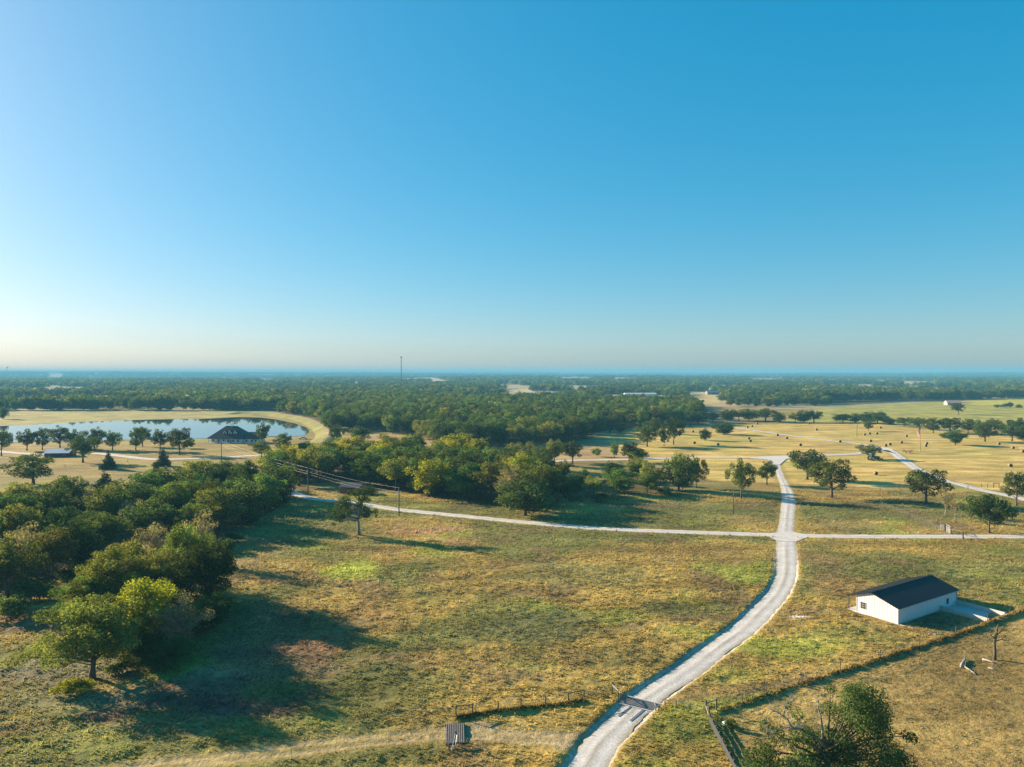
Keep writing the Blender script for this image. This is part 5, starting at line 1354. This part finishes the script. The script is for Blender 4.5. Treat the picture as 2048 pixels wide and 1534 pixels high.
REDW = mat('red_siding', (0.20, 0.045, 0.035), .8, .2); WROOF = mat('pale_metal_roof', (0.66, 0.66, 0.67), .45, .08, .5, 0, .2); BROOF = mat('blue_metal_roof', (0.03, 0.16, 0.42), .45, .15, .5)
gable('shed', 'red shed with pale metal roof among the pond oaks', 121, 912.5, 12, 9, 2.3, 4.0, REDW, WROOF, R(8), 'shed')
gable('shed', 'small brown-red shed under the trees of the creek wood', 706, 986, 8, 5, 2.6, 3.7, mat('brown_siding', (0.20, 0.085, 0.06), .85), mat('grey_blue_roof', (0.035, 0.045, 0.055), .5), R(-20), 'shed', wins=1)
# far buildings
gable('metal_building', 'blue-roofed metal building in the middle of the far woods', 1050, 797, 26, 16, 7, 10, mat('blue_siding', (0.06, 0.22, 0.48), .6), BROOF, R(12))
gable('metal_building', 'smaller blue metal building right of the first one', 1099, 795, 26, 14, 6.5, 9, MATS['blue_siding'], BROOF, R(-15))
gable('metal_building', 'long low white building right of the blue ones', 1130, 797, 40, 12, 5, 7, WHITEPAINT, WROOF, R(6), wins=3)
gable('metal_building', 'pale roofed long shed beyond the wood at the centre', 1160, 795.5, 42, 14, 5, 8, WHITEPAINT, WROOF, R(-4), wins=3)
gable('house', 'small white house behind the right end of the middle wood', 1385, 811, 16, 10, 4, 6.5, WHITEPAINT, mat('blue_grey_roof', (0.12, 0.22, 0.33), .5), R(20), 'house')
gable('house', 'pale cottage left of the small white house', 1348, 800, 14, 9, 3.5, 6, WHITEPAINT, MATS['blue_grey_roof'], R(-10), 'house')
gable('house', 'far farmhouse with a pink roof at the edge of the green field', 1905, 810, 18, 11, 3.5, 6.5, mat('tan_wall', (0.45, 0.36, 0.3), .8), mat('pink_roof', (0.5, 0.27, 0.23), .7), R(-8), 'house')
gable('metal_building', 'long white shed strip at the far end of the centre clearing', 1280, 793, 60, 14, 5, 7, WHITEPAINT, WROOF, R(3), wins=4)
gable('metal_building', 'dark barn in the far golden clearing', 1424, 789, 24, 12, 5, 8, mat('grey_siding', (0.2, 0.21, 0.22), .8), mat('grey_roof', (0.25, 0.26, 0.27), .6), R(5))
gable('house', 'tiny white house in the far woods on the left', 95, 806, 16, 10, 4, 7, WHITEPAINT, WROOF, R(10), 'house')

# ------------------------------------------------------------------ tractor, implement, flag
def make_tractor():
    p = P(1747, 921); t = thing('tractor', 'green farm tractor parked in the shade of an oak', 'tractor', (p.x, p.y, .05), R(12)); t.scale = (1.25,) * 3
    GRN = mat('tractor_green', (0.015, 0.16, 0.075), .4, .1)
    MB().prism([(-.2, .8), (2.6, .8), (2.65, 1.5), (2.3, 1.75), (-.2, 1.85)], -.42, .42).build('hood', GRN, t, bevel=.05)
    MB().box((-.9, 0, 1.0), (1.7, .8, .6)).build('chassis', GRN, t)
    cb = MB().box((-.85, 0, 2.15), (1.45, 1.5, 1.35)).build('cab', GLASS, t, bevel=.05); MB().box((-.85, 0, 2.9), (1.75, 1.75, .2)).build('cab_roof', GRN, cb, bevel=.05)
    for x in (-1.52, -.18):
        for y in (-.74, .74): MB().box((x, y, 2.15), (.12, .12, 1.4)).build('cab_pillar', GRN, cb)
    for y in (-.95, .95):
        w_ = MB().tube([(-1.1, y - .28, .95), (-1.1, y + .28, .95)], .95, 18).build('wheel', RUBBER, t); MB().tube([(-1.1, y - .3, .95), (-1.1, y + .3, .95)], .5, 14).build('rim', mat('rim_yellow', (.5, .38, .03), .5), w_)
        w_ = MB().tube([(2.1, y * .85 - .2, .6), (2.1, y * .85 + .2, .6)], .6, 16).build('wheel', RUBBER, t); MB().tube([(2.1, y * .85 - .22, .6), (2.1, y * .85 + .22, .6)], .3, 12).build('rim', MATS['rim_yellow'], w_)
    MB().tube([(1.3, .3, 1.7), (1.3, .3, 2.7)], .06, 8).build('exhaust_pipe', DARKSTEEL, t)
    for y in (-.5, .5): MB().bar((.6, y * 1.2, 1.5), (3.6, y * 1.2, .5), .12, .2).build('loader_arm', GRN, t)
    MB().prism([(3.5, .15), (4.1, .1), (4.2, .25), (3.7, .4), (3.65, .9), (3.5, .9)], -1.0, 1.0).build('loader_bucket', DARKSTEEL, t)
make_tractor()
def make_rake():
    p = P(1816, 906.5); t = thing('hay_rake', 'red hay rake standing by the junction left of the flagpole', 'farm implement', (p.x, p.y, .05), R(5)); RED = mat('implement_red', (0.32, 0.05, 0.03), .5)
    MB().bar((-3.2, 0, 1.1), (3.2, 0, 1.1), .2, .2).build('toolbar', RED, t); MB().bar((0, 0, 1.0), (1.2, -3, .7), .16, .16).build('drawbar', RED, t)
    for i, x in enumerate((-2.6, -1.3, 1.3, 2.6)):
        w_ = MB().tube([(x, .5, 1.15), (x + .02, .62, 1.15)], .2, 12).build('rake_wheel', RED, t)
        for k in range(10):
            a = k * .628; MB().bar((x, .56, 1.15), (x + .95 * math.cos(a), .56, 1.15 + .95 * math.sin(a)), .05, .05).build('tine', RED, w_)
    for x in (-1, 1): MB().tube([(x - .1, -.3, .4), (x + .1, -.3, .4)], .4, 14).build('tyre', RUBBER, t)
    for x in (-3.0, 3.0): MB().bar((x * .4, 0, 1.2), (x, 0, 2.2), .12, .12).build('wing_arm', RED, t)
make_rake()
def make_flag():
    p = P(1840.5, 901); o = thing('flagpole', 'tall pole flying a limp striped flag in the hay field', 'flagpole', (p.x, p.y, 0), 0); H = 51 * p.y / F
    MB().tube([(0, 0, -.3), (0, 0, H * .5), (0, 0, H)], [.16, .13, .08], 10).build('pole', mat('pole_rust', (0.34, 0.16, 0.10), .6, .2), o, smooth=True)
    MB().tube([(0, 0, H), (0, 0, H + .15), (0, 0, H + .3)], [.08, .2, .05], 10).build('finial', WHITEPAINT, o)
    m = MB(); nx_, nz = 20, 13; W_, T = 6.0, 4.0     # hanging cloth: fly end dropped, folds in depth
    pt = lambda i, j: Vector((-.1 - 1.55 * (i / nx_) ** .75 * (1 - .35 * j / nz) + .15 * math.sin(i * 1.1 + j * .4), .28 * math.sin(i * .95 + j * .25) * (i / nx_), H - .35 - T * j / nz * .92 - 3.0 * (i / nx_) ** 1.2))
    for i in range(nx_):
        for j in range(nz):
            mi = 2 if (i < 8 and j < 7) else (0 if j % 2 == 0 else 1)
            if mi == 2 and (i + j) % 2 and 0 < i < 7 and 0 < j < 6: mi = 2
            m.add([pt(i, j), pt(i + 1, j), pt(i + 1, j + 1), pt(i, j + 1)], [(0, 1, 2, 3)], mi)
    f = m.build('flag', [mat('flag_red', (0.5, 0.06, 0.08), .9), mat('flag_white', (0.8, 0.8, 0.8), .9), mat('flag_blue', (0.08, 0.09, 0.3), .9)], o)
    st = MB()
    for i in range(1, 8, 2):
        for j in range(1, 7, 2):
            c = (pt(i, j) + pt(i + 1, j + 1)) / 2 + Vector((0, -.03, 0)); st.add([c + Vector((.11 * math.cos(k * .628 + 1.57) * (1 if k % 2 == 0 else .42), 0, .11 * math.sin(k * .628 + 1.57) * (1 if k % 2 == 0 else .42))) for k in range(10)], [tuple(range(10))])
    st.build('star_field', MATS['flag_white'], f)
    MB().tube([(0, 0, -.05), (0, 0, .25)], [.5, .45], 12).build('footing', CONCRETE, o)
make_flag()

# ------------------------------------------------------------------ towers on the horizon
def mast(px, base_py, top_py, D, label, wd=.95):
    x = (px - CX) / F * D; z0 = float(hills(np.array(x), np.array(float(D)))); H = CAMZ + (HOR - top_py) / F * D - z0
    o = thing('radio_mast', label, 'mast', (x, D, z0))
    for k in range(3):
        a = k * 2.094; MB().tube([(wd * math.cos(a), wd * math.sin(a), 0), (wd * math.cos(a), wd * math.sin(a), H)], .22, 6).build('leg', DARKSTEEL, o)
    n = int(H / 5)
    for j in range(n):
        m = MB()
        for k in range(3):
            a, b = k * 2.094, (k + 1) * 2.094
            m.tube([(wd * math.cos(a), wd * math.sin(a), H * j / n), (wd * math.cos(b), wd * math.sin(b), H * (j + 1) / n)], .12, 5)
        m.build('lattice_brace', DARKSTEEL, o)
    for z, r_, hh in ((H - 2, 2.1, 2.6), (H * .7, 1.5, 2.0)):
        MB().tube([(0, 0, z), (0, 0, z + hh * .5), (0, 0, z + hh)], [r_ * .8, r_, r_ * .7], 12).build('antenna_cluster', DARKSTEEL, o)
mast(802.5, 0, 713.5, 1650, 'tall thin radio mast standing above the horizon at the centre left')
x = (14 - CX) / F * 3200; z0 = float(hills(np.array(x), np.array(3200.0))); H = CAMZ + (745 - 733) / F * 3200 - z0
wt = thing('water_tower', 'tiny water tower on the horizon at the far left', 'water tower', (x, 3200, z0))
MB().tube([(0, 0, H - 6), (0, 0, H - 4.5), (0, 0, H - 1.5), (0, 0, H)], [1.5, 4.5, 4.5, 1.2], 16).build('tank', STEEL, wt, smooth=True)
MB().tube([(0, 0, -2), (0, 0, H - 5)], .8, 8).build('stem', STEEL, wt)

# ------------------------------------------------------------------ haze
HZT, HZB = 84.0, -22.0
hz = MB().box((0, 8000, (HZT + HZB) / 2), (44000, 24000, HZT - HZB)).build('haze', [])
hm = bpy.data.materials.new('haze_air'); hm.use_nodes = True
hn, hl = hm.node_tree.nodes, hm.node_tree.links; hn.clear()
ho = hn.new('ShaderNodeOutputMaterial'); pv = hn.new('ShaderNodeVolumePrincipled')
pv.inputs['Color'].default_value = (0.14, 0.42, 0.66, 1); pv.inputs['Density'].default_value = 1.6e-4; pv.inputs['Anisotropy'].default_value = 0.0
hl.new(pv.outputs[0], ho.inputs['Volume']); hz.data.materials.clear(); hz.data.materials.append(hm)
tag(hz, 'thin blue haze over the whole countryside', kind='stuff')
